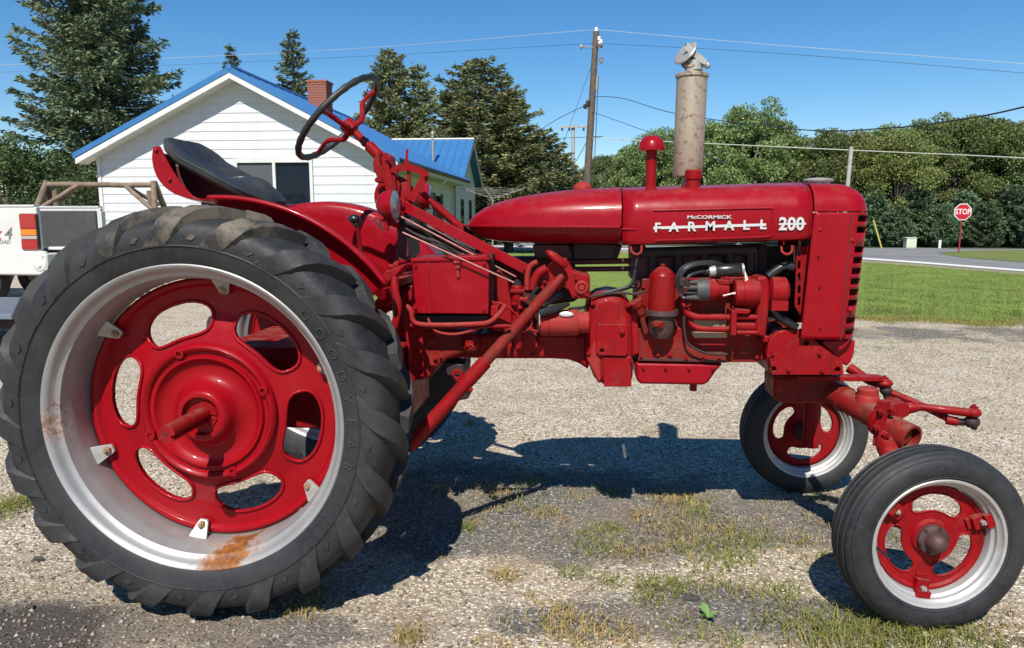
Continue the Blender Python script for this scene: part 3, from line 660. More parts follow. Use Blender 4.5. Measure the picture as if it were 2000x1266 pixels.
# coil
b = B(); cA, cB = T(1388, 530, -.18), T(1450, 526, -.18); ax = (cB-cA).normalized(); r_ = rp(12.5, -.18)
b.tube([cA-ax*.036, cA-ax*.02, cA-ax*.004], [.007, .011, .015], 16, 0); b.tube([cA-ax*.006, cA+ax*.016], [r_*.82, r_*.86], 24, 1)
b.tube([cA+ax*.016, cA+ax*.018, cB-ax*.006, cB-ax*.004], [r_*.95, r_*1.02, r_*1.02, r_*.95], 24, 0); b.tube([cB-ax*.004, cB+ax*.004, cB+ax*.005], [r_*.9, r_*.9, 0], 24, 1)
coil = b.build('ignition_coil', ['black', 'galv'], TR, smooth=40)
for k, (c1, c2, c3) in enumerate((((1456, 540), (1452, 565), (1412, 578)), ((1460, 552), (1446, 570), (1432, 574)))):
    b = B(); b.tube(smoothpath([cB+ax*.004, T(*c1, -.19), T(*c2, -.20), T(*c3, -.21)], 8), .003, 6); b.build('wire', 'pinkwire', coil)
# generator
gA, gB = T(1432, 572, -.17), T(1480, 571, -.17)
b = B(); ax = (gB-gA).normalized(); r_ = rp(27, -.17)
b.tube([gA, gA+ax*.004, gA+ax*.03, gA+ax*.031, gB], [r_*.75, r_*.92, r_*.95, r_, r_], 28); b.build('generator', 'redcast', TR, smooth=40)
b = B(); b.tube([T(1500, 568, -.17), T(1504, 568, -.17), T(1532, 569, -.17), T(1538, 569, -.17)], [rp(20), rp(26), rp(25), rp(19)], 24)
b.box(T(1508, 588, -.22), T(1530, 603, -.16)); b.build('water_pump', 'redcast', TR, smooth=40)
b = B(); b.pprism([(1476, 544), (1486, 540), (1500, 540), (1505, 560), (1503, 600), (1499, 640), (1496, 662), (1478, 655), (1476, 630), (1479, 600)], -.20, -.10); b.build('front_gear_cover', 'redcast', TR, bevel=.012, seg=4)
b = B(); b.pprism([(1429, 607), (1440, 607), (1438, 656), (1427, 655)], -.215, -.12); b.pprism([(1436, 604), (1468, 606), (1462, 614), (1438, 613)], -.215, -.15)
b.cyl(T(1436, 636, -.17), T(1482, 637, -.17), rp(10.5)); b.cyl(T(1438, 620, -.19), T(1480, 620, -.19), rp(5)); b.cyl(T(1438, 650, -.19), T(1480, 650, -.19), rp(4)); b.build('hydraulic_pump', 'redcast', TR, bevel=.003)
b = B(); b.tube(smoothpath([T(1331, 584, -.16), T(1334, 597, -.17), T(1342, 611, -.175), T(1358, 619, -.18), T(1380, 620, -.18), T(1431, 620, -.18)], 5), rp(6), 12); b.build('hydraulic_pipe', 'redcast', TR)
b = B(); b.tube(smoothpath([T(1344, 600, -.15), T(1346, 622, -.16), T(1354, 636, -.17), T(1370, 642, -.175), T(1390, 643, -.175), T(1430, 643, -.175)], 5), rp(5), 12); b.build('hydraulic_pipe', 'redcast', TR)
b = B(); b.pprism([(1346, 624), (1428, 624), (1428, 640), (1352, 640)], -.105, -.098); b.build('name_plate', 'tanplate', TR)
# bell housing and clutch cover plate
b = B(); b.pprism([(1156, 585), (1166, 578), (1190, 573), (1215, 577), (1230, 590), (1236, 620), (1238, 690), (1237, 757), (1176, 757), (1160, 740), (1144, 700), (1140, 640), (1146, 600)], -.175, .155); bell = b.build('clutch_housing', 'redcast', TR, bevel=.040, seg=6)
b = B(); b.pprism([(1228, 600), (1246, 610), (1248, 690), (1234, 696)], -.14, .14); b.build('housing_flange', 'redcast', bell, bevel=.003)
b = B(); q = [T(x, y, -.192) for x, y in ((1168, 634), (1224, 634), (1228, 640), (1226, 690), (1221, 696), (1170, 694), (1164, 690), (1164, 640))]; hc = T(1176, 685, -.192)
vs, fs = ring_fill([(p.x, p.z) for p in q], [circle(.008, 14, (hc.x, hc.z))], YC-.192, YC-.165); b.add(vs, fs)
b.hexbolt(T(1215, 648, -.192), (0, -1, 0), .011, .012); b.build('cover_plate', 'redcast', bell, bevel=.003)
b = B(); b.pprism([(1176, 697), (1234, 697), (1233, 756), (1180, 756)], -.182, -.1); b.build('lower_rib', 'redcast', bell, bevel=.004)
b = B(); b.pprism([(1144, 700), (1162, 664), (1172, 690), (1176, 740), (1170, 752)], -.180, -.12); b.build('lower_rib', 'redfaded', bell, bevel=.012, seg=3)
# starter motor
b = B(); sA, sB = T(1056, 631, -.20), T(1130, 630, -.20); ax = (sB-sA).normalized(); r_ = rp(26, -.20)
b.tube([sA, sA+ax*.003, sA+ax*.03, sA+ax*.032, sA+ax*.034, sB-ax*.003, sB], [r_*.9, r_*.98, r_*.98, r_*.93, r_*.99, r_*.99, r_*.95], 30); b.tube([sB, sB+ax*.038], r_*.82, 24); st_ = b.build('starter_motor', 'redfaded', TR, smooth=40)
b = B(); p = T(1106, 614, -.245); b.ball(p, (.026, .004, .010), 14, 8); b.build('name_plate', 'chrome', st_)
# torque tube and rear housing
b = B(); b.pprism([(855, 655), (1000, 650), (1150, 652), (1150, 725), (1132, 712), (1110, 704), (1080, 702), (955, 702), (900, 700), (862, 706)], -.115, .115); tt = b.build('torque_tube', 'redcast', TR, bevel=.02, seg=4)
b = B(); b.pprism([(800, 645), (862, 640), (935, 652), (935, 690), (905, 692), (875, 702), (850, 722), (838, 742), (800, 742)], -.16, .16); rh = b.build('rear_housing', 'redgrime', TR, bevel=.02, seg=4)
b = B(); b.pprism([(790, 560), (824, 560), (828, 742), (798, 744)], -.19, -.12); hf = b.build('housing_flange', 'redcast', rh, bevel=.004)
for py in (690, 712, 731):
    b = B(); b.hexbolt(T(824, py, -.19), (0, -1, 0), .010, .012); b.build('bolt', 'redcast', rh)
b = B(); c = T(919, 668, -.17); b.lathe([(.02, .035), (-.004, .034), (-.010, .026), (-.012, .018), (-.030, .016), (-.030, 0)], org=c, n=24); pn = b.build('pivot_pin', 'redcast', TR)
b = B(); b.tube(smoothpath([T(916, 672, -.21), T(925, 676, -.21), T(914, 686, -.21), T(912, 704, -.21)], 6), .0025, 6); b.tube(smoothpath([T(921, 672, -.21), T(926, 682, -.21), T(916, 690, -.21), T(917, 700, -.21)], 6), .0025, 6); b.build('clip', 'redfaded', pn)
# axle tube to the rear wheels (shared final drive housing)
b = B(); b.tube([(RWX, RWY+.07, RWR), (RWX, RWY+.10, RWR), (RWX, RWY+.10, RWR), (RWX, YC-.26, RWR)], [.052, .052, .075, .095], 28); b.tube([(RWX, RWF-.07, RWR), (RWX, RWF-.10, RWR), (RWX, RWF-.10, RWR), (RWX, YC+.26, RWR)], [.052, .052, .075, .095], 28)
b.box((RWX-.18, YC-.27, RWR-.17), (T(800, 650, -.1).x, YC+.27, RWR+.14)); b.build('axle_housing', 'redcast', TR, bevel=.03, seg=4)
# battery box
b = B(); b.pprism([(806, 508), (948, 504), (955, 522), (954, 614), (808, 613), (803, 600)], -.30, -.05); bb_ = b.build('battery_box', 'red', TR, bevel=.005)
b = B(); b.pprism([(802, 505), (950, 499), (957, 508), (802, 512)], -.306, -.045); b.build('lid', 'red', bb_, bevel=.003)
b = B(); b.pprism([(834, 512), (838, 512), (842, 612), (838, 612)], -.303, -.298); b.build('seam', 'redcast', bb_)
b = B(); b.pprism([(888, 518), (898, 516), (899, 524), (889, 526)], -.312, -.30); b.pprism([(890, 528), (896, 528), (898, 541), (892, 542)], -.309, -.30); b.cyl(T(886, 513, -.312), T(900, 512, -.312), .006); b.build('hasp', 'redfaded', bb_, bevel=.001)
b = B(); b.pprism([(812, 617), (952, 617), (948, 632), (815, 632)], -.26, -.05); b.build('box_tray', 'dark', bb_)
b = B(); b.pprism([(955, 530), (975, 528), (990, 545), (1000, 600), (1000, 648), (960, 648)], -.16, .05); b.build('hydraulic_block', 'redcast', TR, bevel=.006)
b = B(); b.pprism([(955, 497), (962, 497), (962, 612), (955, 612)], -.24, -.05); b.build('box_bracket', 'dark', TR)
b = B(); b.pprism([(959, 598), (973, 598), (973, 618), (958, 618)], -.30, -.22); b.hexbolt(T(966, 598, -.26), (0, 0, 1), .008, .012); b.build('bracket_clamp', 'redcast', TR, bevel=.003)
# hydraulic lines below the box
b = B(); b.tube(smoothpath([T(794, 597, -.33), T(803, 608, -.335), T(806, 624, -.335), T(818, 633, -.335), T(860, 635, -.335), T(930, 633, -.33), T(956, 629, -.32), T(976, 612, -.30), T(986, 598, -.27)], 5), rp(5, -.33), 10); b.build('hydraulic_line', 'redfaded', TR)
b = B(); b.tube(smoothpath([T(793, 604, -.31), T(795, 626, -.315), T(806, 637, -.315), T(850, 639, -.315), T(996, 637, -.30)], 5), rp(3.6, -.31), 10); b.build('hydraulic_line', 'redcast', TR)
b = B(); b.tube(smoothpath([T(836, 622, -.31), T(850, 646, -.33), T(885, 653, -.33), T(925, 645, -.32), T(950, 634, -.30)], 6), rp(2.6, -.31), 8); b.build('cable', 'redfaded', TR)
# vertical valve body with black cap
b = B(); b.tube([T(1010, 680, -.22), T(1010, 560, -.22), T(1010, 557, -.22)], [rp(10), rp(11), rp(9)], 18, 0); b.tube([T(1010, 566, -.22), T(1010, 558, -.22), T(1010, 551, -.22), T(1010, 546, -.22)], [rp(8.5), rp(8.8), rp(8), rp(3)], 18, 1)
b.box(T(1014, 588, -.28), T(1034, 578, -.20)); b.hexbolt(T(1006, 592, -.25), (0, -1, 0), .012, .012); b.hexbolt(T(1016, 600, -.25), (0, -1, 0), .010, .012); b.pprism([(996, 566), (1024, 566), (1024, 572), (996, 572)], -.25, -.15)
b.build('valve_cylinder', ['redcast', 'black'], TR, bevel=.002)
b = B(); b.pprism([(1000, 640), (1020, 640), (1046, 660), (1052, 680), (1030, 678), (1005, 672)], -.17, -.10); b.build('mounting_bracket', 'redcast', TR, bevel=.006)
# lift linkage: bracket, lever pad, rocker
b = B(); b.pprism([(1046, 548), (1070, 520), (1086, 508), (1106, 505), (1120, 530), (1142, 536), (1152, 538), (1153, 584), (1118, 584), (1110, 566), (1098, 560), (1090, 572), (1064, 570), (1050, 560)], -.20, -.10); lb = b.build('lift_bracket', 'redcast', TR, bevel=.006)
b = B(); b.lathe([(.02, .026), (-.012, .024), (-.014, .016), (-.006, .014), (-.012, .009), (-.012, 0)], org=T(1136, 561, -.20), n=20); b.build('pivot_boss', 'redfaded', lb)
b = B(); mtp = Matrix.Rotation(R(38), 3, 'Y'); c = T(1087, 506, -.24)
b.ball(c, (.048, .020, .017), 20, 10, mtx=mtp); b.build('lever_pad', 'redcast', lb)
b = B(); b.tube(smoothpath([T(1068, 524, -.22), T(1054, 532, -.22), T(1044, 546, -.22), T(1040, 566, -.22)], 5), rp(8), 12); b.build('hose', 'redcast', TR)
b = B(); b.tube(smoothpath([T(1050, 512, -.2), T(1036, 520, -.2), T(1030, 540, -.2), T(1030, 566, -.2)], 5), rp(5.5), 12); b.build('hose', 'redfaded', TR)
b = B(); b.tube([T(1058, 600, -.25), T(1080, 578, -.2), T(1096, 572, -.18)], [.010, .020, .014], 12); b.tube([T(1054, 612, -.26), T(1082, 604, -.25), T(1112, 594, -.22)], [.014, .016, .006], 10); b.build('control_boot', 'black', TR)
b = B(); b.tube(smoothpath([T(1112, 604, -.2), T(1160, 596, -.14), T(1200, 572, -.10), T(1260, 552, -.05)], 5), .006, 8); b.build('cable', 'blackcable', TR)
b = B(); b.tube(smoothpath([T(1150, 580, -.17), T(1200, 572, -.17), T(1240, 574, -.17), T(1262, 568, -.16)], 5), .005, 8); b.build('cable', 'dark', TR)
# big diagonal lift rod towards the rear wheel
a0, a1, a2 = T(1100, 538, -.22), T(912, 746, -.30), T(798, 872, -.36)
d = (a2-a1).normalized(); b = B()
b.tube([a0, a0+(a1-a0)*.06, a0+(a1-a0)*.18, a1], [rp(6), rp(8.5), rp(10.5), rp(10.5)], 18); lr = b.build('lift_rod', 'redgrime', TR)
b = B(); b.tube([a1-d*.10, a1-d*.098, a1-d*.02, a1, a1+d*.005, a2], [rp(12.5), rp(13.5), rp(13.5), rp(13), rp(12.5), rp(13)], 18); b.hexbolt(a1+Vector((.02, -.03, -.02)), (0, -1, 0), .008, .010); b.build('lower_sleeve', 'redcast', lr)
b = B(); q = [(880, 728), (890, 720), (902, 724), (908, 738), (900, 748), (890, 744)]; pts = [T(x, y, -.27) for x, y in q]; hc = T(893, 732, -.27)
vs, fs = ring_fill([(p.x, p.z) for p in pts], [circle(.009, 12, (hc.x, hc.z))], YC-.275, YC-.262); b.add(vs, fs); b.build('clevis', 'redcast', lr, bevel=.003)
b = B(); b.pprism([(862, 706), (905, 712), (915, 780), (890, 784), (880, 750)], -.12, .0); b.build('rocker_arm', 'dark', TR, bevel=.008)
# pedestal behind the battery box, brake pedal and brake rod
b = B(); b.tube(smoothpath([T(770, 530, -.40), T(772, 570, -.42), T(778, 600, -.42), T(770, 640, -.42)], 5), rp(8, -.4), 12); b.build('brake_rod', 'redcast', TR)
b = B(); b.pprism([(744, 545), (752, 530), (772, 524), (786, 516), (790, 522), (776, 536), (762, 548), (756, 562), (746, 562)], -.42, -.30); b.build('brake_pedal', 'redcast', TR, bevel=.006)
b = B(); b.pprism([(760, 560), (800, 560), (800, 660), (768, 660)], -.10, .10); b.build('gear_case', 'redcast', TR, bevel=.02, seg=3)
b = B(); b.pprism([(712, 555), (780, 545), (782, 560), (726, 572)], -.30, .30); b.build('foot_platform', 'redcast', TR, bevel=.004)

# ---------------- fenders
def fender(name, y0, y1, A0, A1, sgn, wy):
    # clamshell: inner plate, rolled crown and edge bead, drawn round the wheel centre
    b = B(); prof = []
    prof += [(y0, .36), (y0, .50), (y0, .62), (y0+sgn*.004, .668), (y0+sgn*.014, .684), (y0+sgn*.030, .690), (y1-sgn*.004, .693), (y1+sgn*.002, .690), (y1+sgn*.003, .680)]
    b.lathe([(h-wy, r) for h, r in prof], org=(RWX, wy, RWR), axis=(0, 1, 0), ref=(1, 0, 0), n=40, a0=-A1, a1=-A0)
    return b.build(name, 'red', TR, solid=.004, smooth=60)
fender('fender', 2.425, 2.368, R(36), R(93), -1, RWY)
fender('fender', 3.35, 3.46, R(34), R(118), 1, RWF)

# ---------------- seat
sA, sB = P(352, 297, YC), P(546, 402, YC)
sc = (sA+sB)/2; e1 = (sB-sA).normalized(); e2 = Vector((0, 1, 0)); nn = e1.cross(e2)
if nn.z < 0: nn = -nn
b = B(); rows = []; Ls = (sB-sA).length; NJ = 36
for i in range(25):
    t = i/24; s_ = t-.5
    wv = .200*(1-.16*max(0, t-.55)/.45)*min(1, 1-(max(0, .16-t)/.16)**2*.30)*(1-(max(0, t-.72)/.28)**2.2*.62)
    row = []
    for j in range(NJ):
        q = 2*math.pi*j/NJ; cy_, sy_ = math.cos(q), math.sin(q); e = 2/3.4
        yy = wv*math.copysign(abs(cy_)**e, cy_); zz = (.020 if sy_ > 0 else .034)*math.copysign(abs(sy_)**e, sy_)
        zz += .012*(abs(yy)/.2)**2-.022*math.sin(math.pi*min(1, t*1.25))*max(0, 1-(yy/.15)**2)*(1 if sy_ > 0 else .3)+.030*max(0, .22-t)/.22
        if t > .5 and sy_ > 0: zz += .046*math.exp(-(yy/.075)**2)*math.sin(math.pi*min(1, max(0, (t-.5)/.5)))**.7
        row.append(sc+e1*(s_*Ls)+e2*yy+nn*zz)
    rows.append(row)
b.grid(rows, close=True); b.add(rows[0], [tuple(range(NJ))]); b.add(rows[-1], [tuple(range(NJ))])
seat = b.build('seat', 'vinyl', TR, smooth=60)
b = B(); b.tube([Vector(r_[NJ//2])+nn*.004 for r_ in rows], .0045, 6); b.build('welt', 'vinyl', seat)
b = B(); b.tube(smoothpath([sc+e1*(.04*Ls)+e2*(-.055)+nn*.008, sc+e1*(.14*Ls)+e2*(.0)+nn*.040, sc+e1*(.27*Ls)+e2*.05+nn*.036], 6), .0020, 6); b.build('piping', 'cord', seat)
prof = smoothpath([P(300, 289, YC-.195), P(298, 312, YC-.195), P(305, 340, YC-.195), P(320, 362, YC-.195), P(345, 379, YC-.195), P(385, 388, YC-.195), P(440, 393, YC-.195), P(500, 398, YC-.195)], 4)
b = B(); rows = []
for p in prof: rows.append([p+e2*(.39*j/12)-Vector((.03, 0, .03))*math.sin(math.pi*j/12)*.6 for j in range(13)])
b.grid(rows); b.build('seat_pan', 'red', seat, solid=.004, smooth=70)
ck = [(299, 287), (312, 285), (322, 306), (334, 328), (346, 347), (360, 366), (376, 383), (392, 391), (365, 388), (340, 379), (318, 363), (304, 341), (297, 314)]
b = B(); b.pprism(ck, -.203, -.196); b.build('pan_cheek', 'red', seat, bevel=.0025)
b = B(); b.prism([(p.x, p.z) for p in (P(x, y, YC-.203) for x, y in ck)], YC+.196, YC+.203); b.build('pan_cheek', 'red', seat, bevel=.0025)
b = B(); b.pprism([(322, 312), (350, 322), (450, 372), (505, 400), (430, 398), (372, 389), (338, 366)], -.03, .165); b.build('seat_frame', 'darkred', seat, bevel=.01)  # dark red puts the cushion's shade into the colour
b = B(); b.tube(smoothpath([P(400, 396, YC), P(450, 402, YC), P(520, 430, YC), P(600, 500, YC)], 6), .03, 10); b.bar(P(500, 402, YC), P(545, 432, YC), .16, .02); b.build('seat_support', 'darkred', TR)
for px, py in ((302, 294), (328, 352)):
    b = B(); b.ball(P(px, py, YC-.205)+Vector((.006, 0, 0)), .008, 8, 6); b.build('rivet', 'redcast', seat)

# ---------------- steering wheel and column
hubp = T(682, 248, 0); colv = (T(760, 326, 0)-hubp).normalized(); ea = Vector((-colv.z, 0, colv.x)); eb = Vector((0, 1, 0))
if ea.z < 0: ea = -ea
RS = .208; cen = T(661, 231, 0)
b = B(); n = 72; pts = [cen+(ea*math.cos(2*math.pi*i/n)+eb*math.sin(2*math.pi*i/n))*RS for i in range(n+1)]
b.tube(pts, [.0125+.0012*math.sin(i*2*math.pi/n*24)*(1 if pts[min(i, n)].y < YC+.2 else 1) for i in range(n+1)], 12, caps=False); sw = b.build('steering_wheel', 'wheelrim', TR, smooth=60)
for t in (R(33), R(150), R(-90)):
    d = ea*math.cos(t)+eb*math.sin(t); e = cen+d*(RS-.006)
    b = B(); b.tube(smoothpath([hubp, hubp+d*.06+colv*.008, hubp.lerp(e, .6)-colv*.012, e], 5), [.011]*6+[.010]*5+[.0085]*5, 10); b.build('spoke', 'redcast', sw)
b = B(); b.tube([hubp-colv*.026, hubp-colv*.02, hubp+colv*.02, hubp+colv*.03], [.020, .030, .031, .018], 20); b.build('wheel_hub', 'redcast', sw)
b = B(); k1 = T(738, 302, 0); b.tube([hubp, k1], .0155, 14); b.tube([hubp+(k1-hubp)*.52, hubp+(k1-hubp)*.60], .018, 14, 1); b.tube([k1-colv*.05, k1+colv*.02], .022, 14); b.build('steering_column', ['redcast', 'dark'], TR)
# column support casting
b = B(); b.pprism([(727, 318), (733, 300), (750, 296), (764, 305), (768, 330), (782, 360), (775, 410), (752, 412), (750, 372), (742, 352), (730, 336)], -.035, .035); sup = b.build('column_support', 'redcast', TR, bevel=.008, seg=3)
b = B(); b.pprism([(741, 300), (752, 298), (772, 372), (760, 380)], -.06, -.036); b.build('front_rib', 'redcast', sup, bevel=.004)
for px, py, r in ((742, 352, .014), (737, 352, .009), (748, 362, .009), (757, 312, .010), (744, 300, .012)):
    b = B(); b.hexbolt(T(px, py, -.05), (0, -1, 0), r, .012); b.build('bolt', 'redcast', sup)
b = B(); c = T(775, 385, 0.02); b.lathe([(.0, .075), (-.035, .082), (-.04, .075), (-.035, .0)], org=c, n=30); b.lathe([(-.004, .083), (.004, .083)], org=c, n=30); b.build('gear_cover', 'redcast', sup, smooth=40)
# quadrant arc, lever and brace
arc = [T(x, y, -.05) for x, y in ((765, 340), (774, 330), (790, 327), (806, 329), (822, 335), (834, 343))]
b = B()
for p0, p1 in zip(smoothpath(arc, 4)[:-1], smoothpath(arc, 4)[1:]): b.bar(p0, p1, .008, rp(13), up=(0, 0, 1))
b.bar(T(765, 338, -.05), T(772, 400, -.05), .008, rp(12), up=(1, 0, 0)); b.bar(T(832, 343, -.055), T(802, 392, -.055), .008, rp(14), up=(1, 0, 0)); qd = b.build('throttle_quadrant', 'redcast', TR)
b = B(); b.bar(T(795, 292, -.04), T(794, 312, -.04), .010, rp(4), up=(1, 0, 0)); b.add([T(793, 308, -.045), T(797, 308, -.045), T(801, 330, -.045), T(787, 330, -.045), T(793, 308, -.035), T(797, 308, -.035), T(801, 330, -.035), T(787, 330, -.035)], [(0, 1, 2, 3), (7, 6, 5, 4), (0, 4, 5, 1), (1, 5, 6, 2), (2, 6, 7, 3), (3, 7, 4, 0)]); b.bar(T(798, 330, -.04), T(800, 395, -.04), .01, rp(7), up=(1, 0, 0)); b.build('throttle_lever', 'redcast', qd)
for px, py, dy, r in ((833, 342, -.06, .011), (792, 388, -.06, .009), (789, 391, -.1, .006)):
    b = B(); b.hexbolt(T(px, py, dy), (0, -1, 0), r, .011); b.build('bolt', 'redcast', qd)
# steering shaft running forward, flat brace bar, control rods
b = B(); b.tube([T(818, 370, .0), T(848, 399, .0), T(849, 400, .0), T(1010, 542, .02)], [.012, .012, .0165, .0165], 14); b.build('steering_shaft', 'redcast', TR)
b = B(); p0, p1 = T(768, 392, -.13), T(1030, 527, -.17); b.bar(p0, p1, .010, rp(20, -.15)); b.bar(p0+Vector((0, .02, .014)), p1+Vector((0, .02, .014)), .045, .005); bar_ = b.build('brace_bar', 'red', TR, bevel=.0015)
for px, py, dy in ((1026, 524, -.175), (786, 402, -.14)):
    b = B(); b.hexbolt(T(px, py, dy), (0, -1, 0), .010, .010); b.build('bolt', 'redcast', bar_)
for (q0, q1, dy, r, mname) in (((779, 421), (1008, 541), -.18, .0036, 'rodpink'), ((786, 454), (1004, 552), -.325, .0034, 'rodpink'), ((800, 430), (1000, 545), -.12, .006, 'dark'), ((810, 440), (990, 535), -.10, .008, 'dark'), ((835, 440), (960, 512), -.14, .003, 'rodpink'), ((790, 428), (940, 500), -.08, .010, 'dark'), ((1028, 552), (1050, 560), -.2, .004, 'redfaded')):
    b = B(); b.tube([T(*q0, dy), T(*q1, dy)], r, 8); b.build('control_rod', mname, TR)
# instrument harness: tangle of small cables round the rods
for k in range(16):
    o1 = random.uniform(0, 24)
    p = [T(786+i*40+random.uniform(-8, 8), 420+o1+i*22+random.uniform(-6, 6), -.10+random.uniform(-.03, .03)) for i in range(6)]
    b = B(); b.tube(smoothpath(p, 4), random.choice([.003, .005, .006, .008]), 6); b.build('cable', random.choice(['blackcable', 'dark', 'dark']), TR)
b = B(); b.pprism([(778, 430), (795, 420), (800, 500), (786, 512), (770, 512), (776, 470)], -.12, .08); b.build('dash_post', 'darkred', TR, bevel=.008)
for k in range(4):
    p = [T(735+random.uniform(-6, 10), 428+random.uniform(-4, 10), -.17), T(748, 440+random.uniform(-10, 10), -.18), T(760+random.uniform(-5, 10), 430+random.uniform(-8, 16), -.17), T(772, 440, -.15)]
    b = B(); b.tube(smoothpath(p, 5), .004, 6); b.build('lamp_wire', random.choice(['redcast', 'dark']), TR)
b = B(); b.tube(smoothpath([T(790, 512, -.3), T(776, 514, -.34), T(768, 522, -.36), T(760, 520, -.36)], 4), .009, 8); b.hexbolt(T(775, 520, -.36), (0, -1, 0), .011, .014); b.build('linkage', 'redcast', TR)
# head lamps
def lamp(px, py, dy, k, face):
    c = T(px, py, dy); fv = Vector(face).normalized()
    sc2 = lambda pr: [(h*k, r*k) for h, r in pr]
    bb = B(); bb.lathe(sc2([(-.085, 0), (-.083, .022), (-.07, .045), (-.045, .064), (-.01, .074), (.0, .076), (.006, .078), (.010, .074)]), org=c, axis=fv, n=32)
    lm = bb.build('head_lamp', 'red', TR, smooth=60)
    bb = B(); bb.lathe(sc2([(.008, .073), (.014, .055), (.018, .03), (.019, 0)]), org=c, axis=fv, n=32); bb.build('lens', 'glasslens', lm, smooth=60)
    bb = B(); bb.cyl(c+Vector((-.03, 0, -.045)), c+Vector((-.03, 0, -.095)), .010); bb.build('lamp_bracket', 'redcast', lm)
lamp(769, 400, -.22, .76, (1, -.12, .02)); lamp(838, 384, .22, .72, (1, .02, 0))
b = B(); b.tube(smoothpath([T(764, 432, -.22), T(775, 440, -.15), T(800, 436, .05), T(836, 418, .2)], 5), .011, 8); b.build('lamp_bar', 'redcast', TR)
# gear lever
b = B(); b.tube(smoothpath([T(697, 440, -.10), T(702, 470, -.09), T(708, 520, -.07), T(712, 556, -.05)], 5), .0075, 10); gl = b.build('gear_lever', 'redcast', TR)
b = B(); c = T(692, 428, -.10); b.ball(c, (.024, .022, .018), 18, 10); b.tube([c, T(696, 442, -.10)], [.016, .011], 12); b.build('knob', 'black', gl, smooth=60)
b = B(); c0 = T(711, 528, -.06); c1 = T(714, 552, -.05)
hp = [c0.lerp(c1, i/60)+Vector((math.cos(i*.75)*.012, math.sin(i*.75)*.012, 0)) for i in range(61)]; b.tube(hp, .0025, 6); b.build('lever_spring', 'redfaded', gl)

# ---------------- front bolster, axle and steering linkage
q = [(1502, 728), (1497, 690), (1503, 662), (1518, 648), (1545, 641), (1565, 646), (1575, 652), (1646, 706), (1649, 730), (1640, 733), (1510, 733)]
b = B(); b.pprism(q, -.165, .165); fb = b.build('front_bolster', 'redcast', TR, bevel=.008, seg=3)
b = B(); pts = [T(x, y, -.195) for x, y in ((1504, 700), (1574, 654), (1645, 706), (1648, 732), (1509, 732))]
hl = []
for px, py in ((1575, 670), (1511, 721), (1636, 722)):
    c = T(px, py, -.195); hl.append(circle(.0105, 16, (c.x, c.z)))
vs, fs = ring_fill([(p.x, p.z) for p in pts], hl, YC-.195, YC-.160); b.add(vs, fs); b.build('bolster_plate', 'redcast', fb, bevel=.003)
b = B(); b.cyl(T(1508, 652, -.05), T(1508, 636, -.05), .04, .032); b.build('bolster_boss', 'redfaded', fb, bevel=.004)
b = B(); b.pprism([(1512, 734), (1628, 734), (1640, 752), (1632, 778), (1615, 789), (1530, 790), (1512, 782)], -.085, .085); b.build('axle_pivot', 'redgrime', TR, bevel=.03, seg=4)
cA = Vector((T(1600, 752, 0).x, YC, T(1600, 752, 0).z)); ax1 = T(1722, 820, -.29); d = (ax1-cA).normalized()
fA = Vector((FFX-.02, FFY-.24, FR+.26))
b = B(); b.tube([cA, ax1-d*.02, ax1], [.045, .045, .042], 26); b.tube([cA, fA], .045, 20)
b.tube([cA.lerp(ax1, .42)-d*.012, cA.lerp(ax1, .42)+d*.012], .049, 26)
fax = b.build('front_axle', 'redgrime', TR, smooth=40)
b = B(); c0 = cA.lerp(ax1, .74); c0 = Vector((T(1693, 795, c0.y-YC).x, c0.y, T(1693, 795, c0.y-YC).z))
b.tube([c0-Vector((0, 0, .01)), c0+Vector((0, 0, .030)), c0+Vector((0, 0, .044)), c0+Vector((0, 0, .046)), c0+Vector((0, 0, .066)), c0+Vector((0, 0, .071))], [.050, .041, .038, .036, .036, .030], 24); b.build('axle_cap', 'redfaded', fax, smooth=35)
g2 = Vector((.50, -.84, -.16)).normalized(); e0 = T(1738, 838, -.30); eR = e0+g2*.085
b = B(); b.tube([e0-g2*.03, e0, e0+g2*.001, eR, eR+g2*.002], [.044, .046, .050, .050, .048], 28, caps=False); b.tube([eR+g2*.002, eR+g2*.001, eR-g2*.030, eR-g2*.031], [.048, .040, .038, 0], 28, caps=False); b.tube([eR-g2*.034, eR-g2*.018], [.030, .026], 20); b.build('axle_extension', 'redgrime', fax, smooth=40)
b = B(); b.tube([ax1-d*.004, ax1+d*.016], .060, 26); b.bar(ax1+Vector((-.015, -.03, -.085)), ax1+Vector((-.005, -.02, .075)), .030, .045); b.build('clamp_flange', 'redcast', fax, bevel=.004)
for px, py, dy in ((1717, 803, -.33), (1721, 868, -.34), (1710, 834, -.34), (1727, 850, -.36), (1740, 800, -.33)):
    b = B(); b.hexbolt(T(px, py, dy), (.2, -1, 0), .011, .016); b.build('bolt', 'redcast', fax)
kn = Vector((FNX-.03, FNY+.135, FR+.12))
b = B(); b.tube([e0-g2*.02, T(1732, 872, -.36), kn], [.036, .034, .034], 18); b.cyl(Vector((kn.x, kn.y, FR+.12)), Vector((kn.x, kn.y, FR-.02)), .034); b.cyl(Vector((kn.x, kn.y, FR)), Vector((FNX, FNY, FR)), .030, .024); b.build('knuckle', 'redcast', TR)
kf = Vector((FFX-.01, FFY-.15, FR+.17))
b = B(); b.cyl(Vector((kf.x, kf.y, FR+.32)), Vector((kf.x, kf.y, FR-.03)), .036); b.cyl(Vector((kf.x, kf.y, FR)), Vector((FFX, FFY, FR)), .030, .024); b.tube([fA, Vector((kf.x, kf.y, FR+.27))], .045, 16); b.build('knuckle', 'redcast', TR)
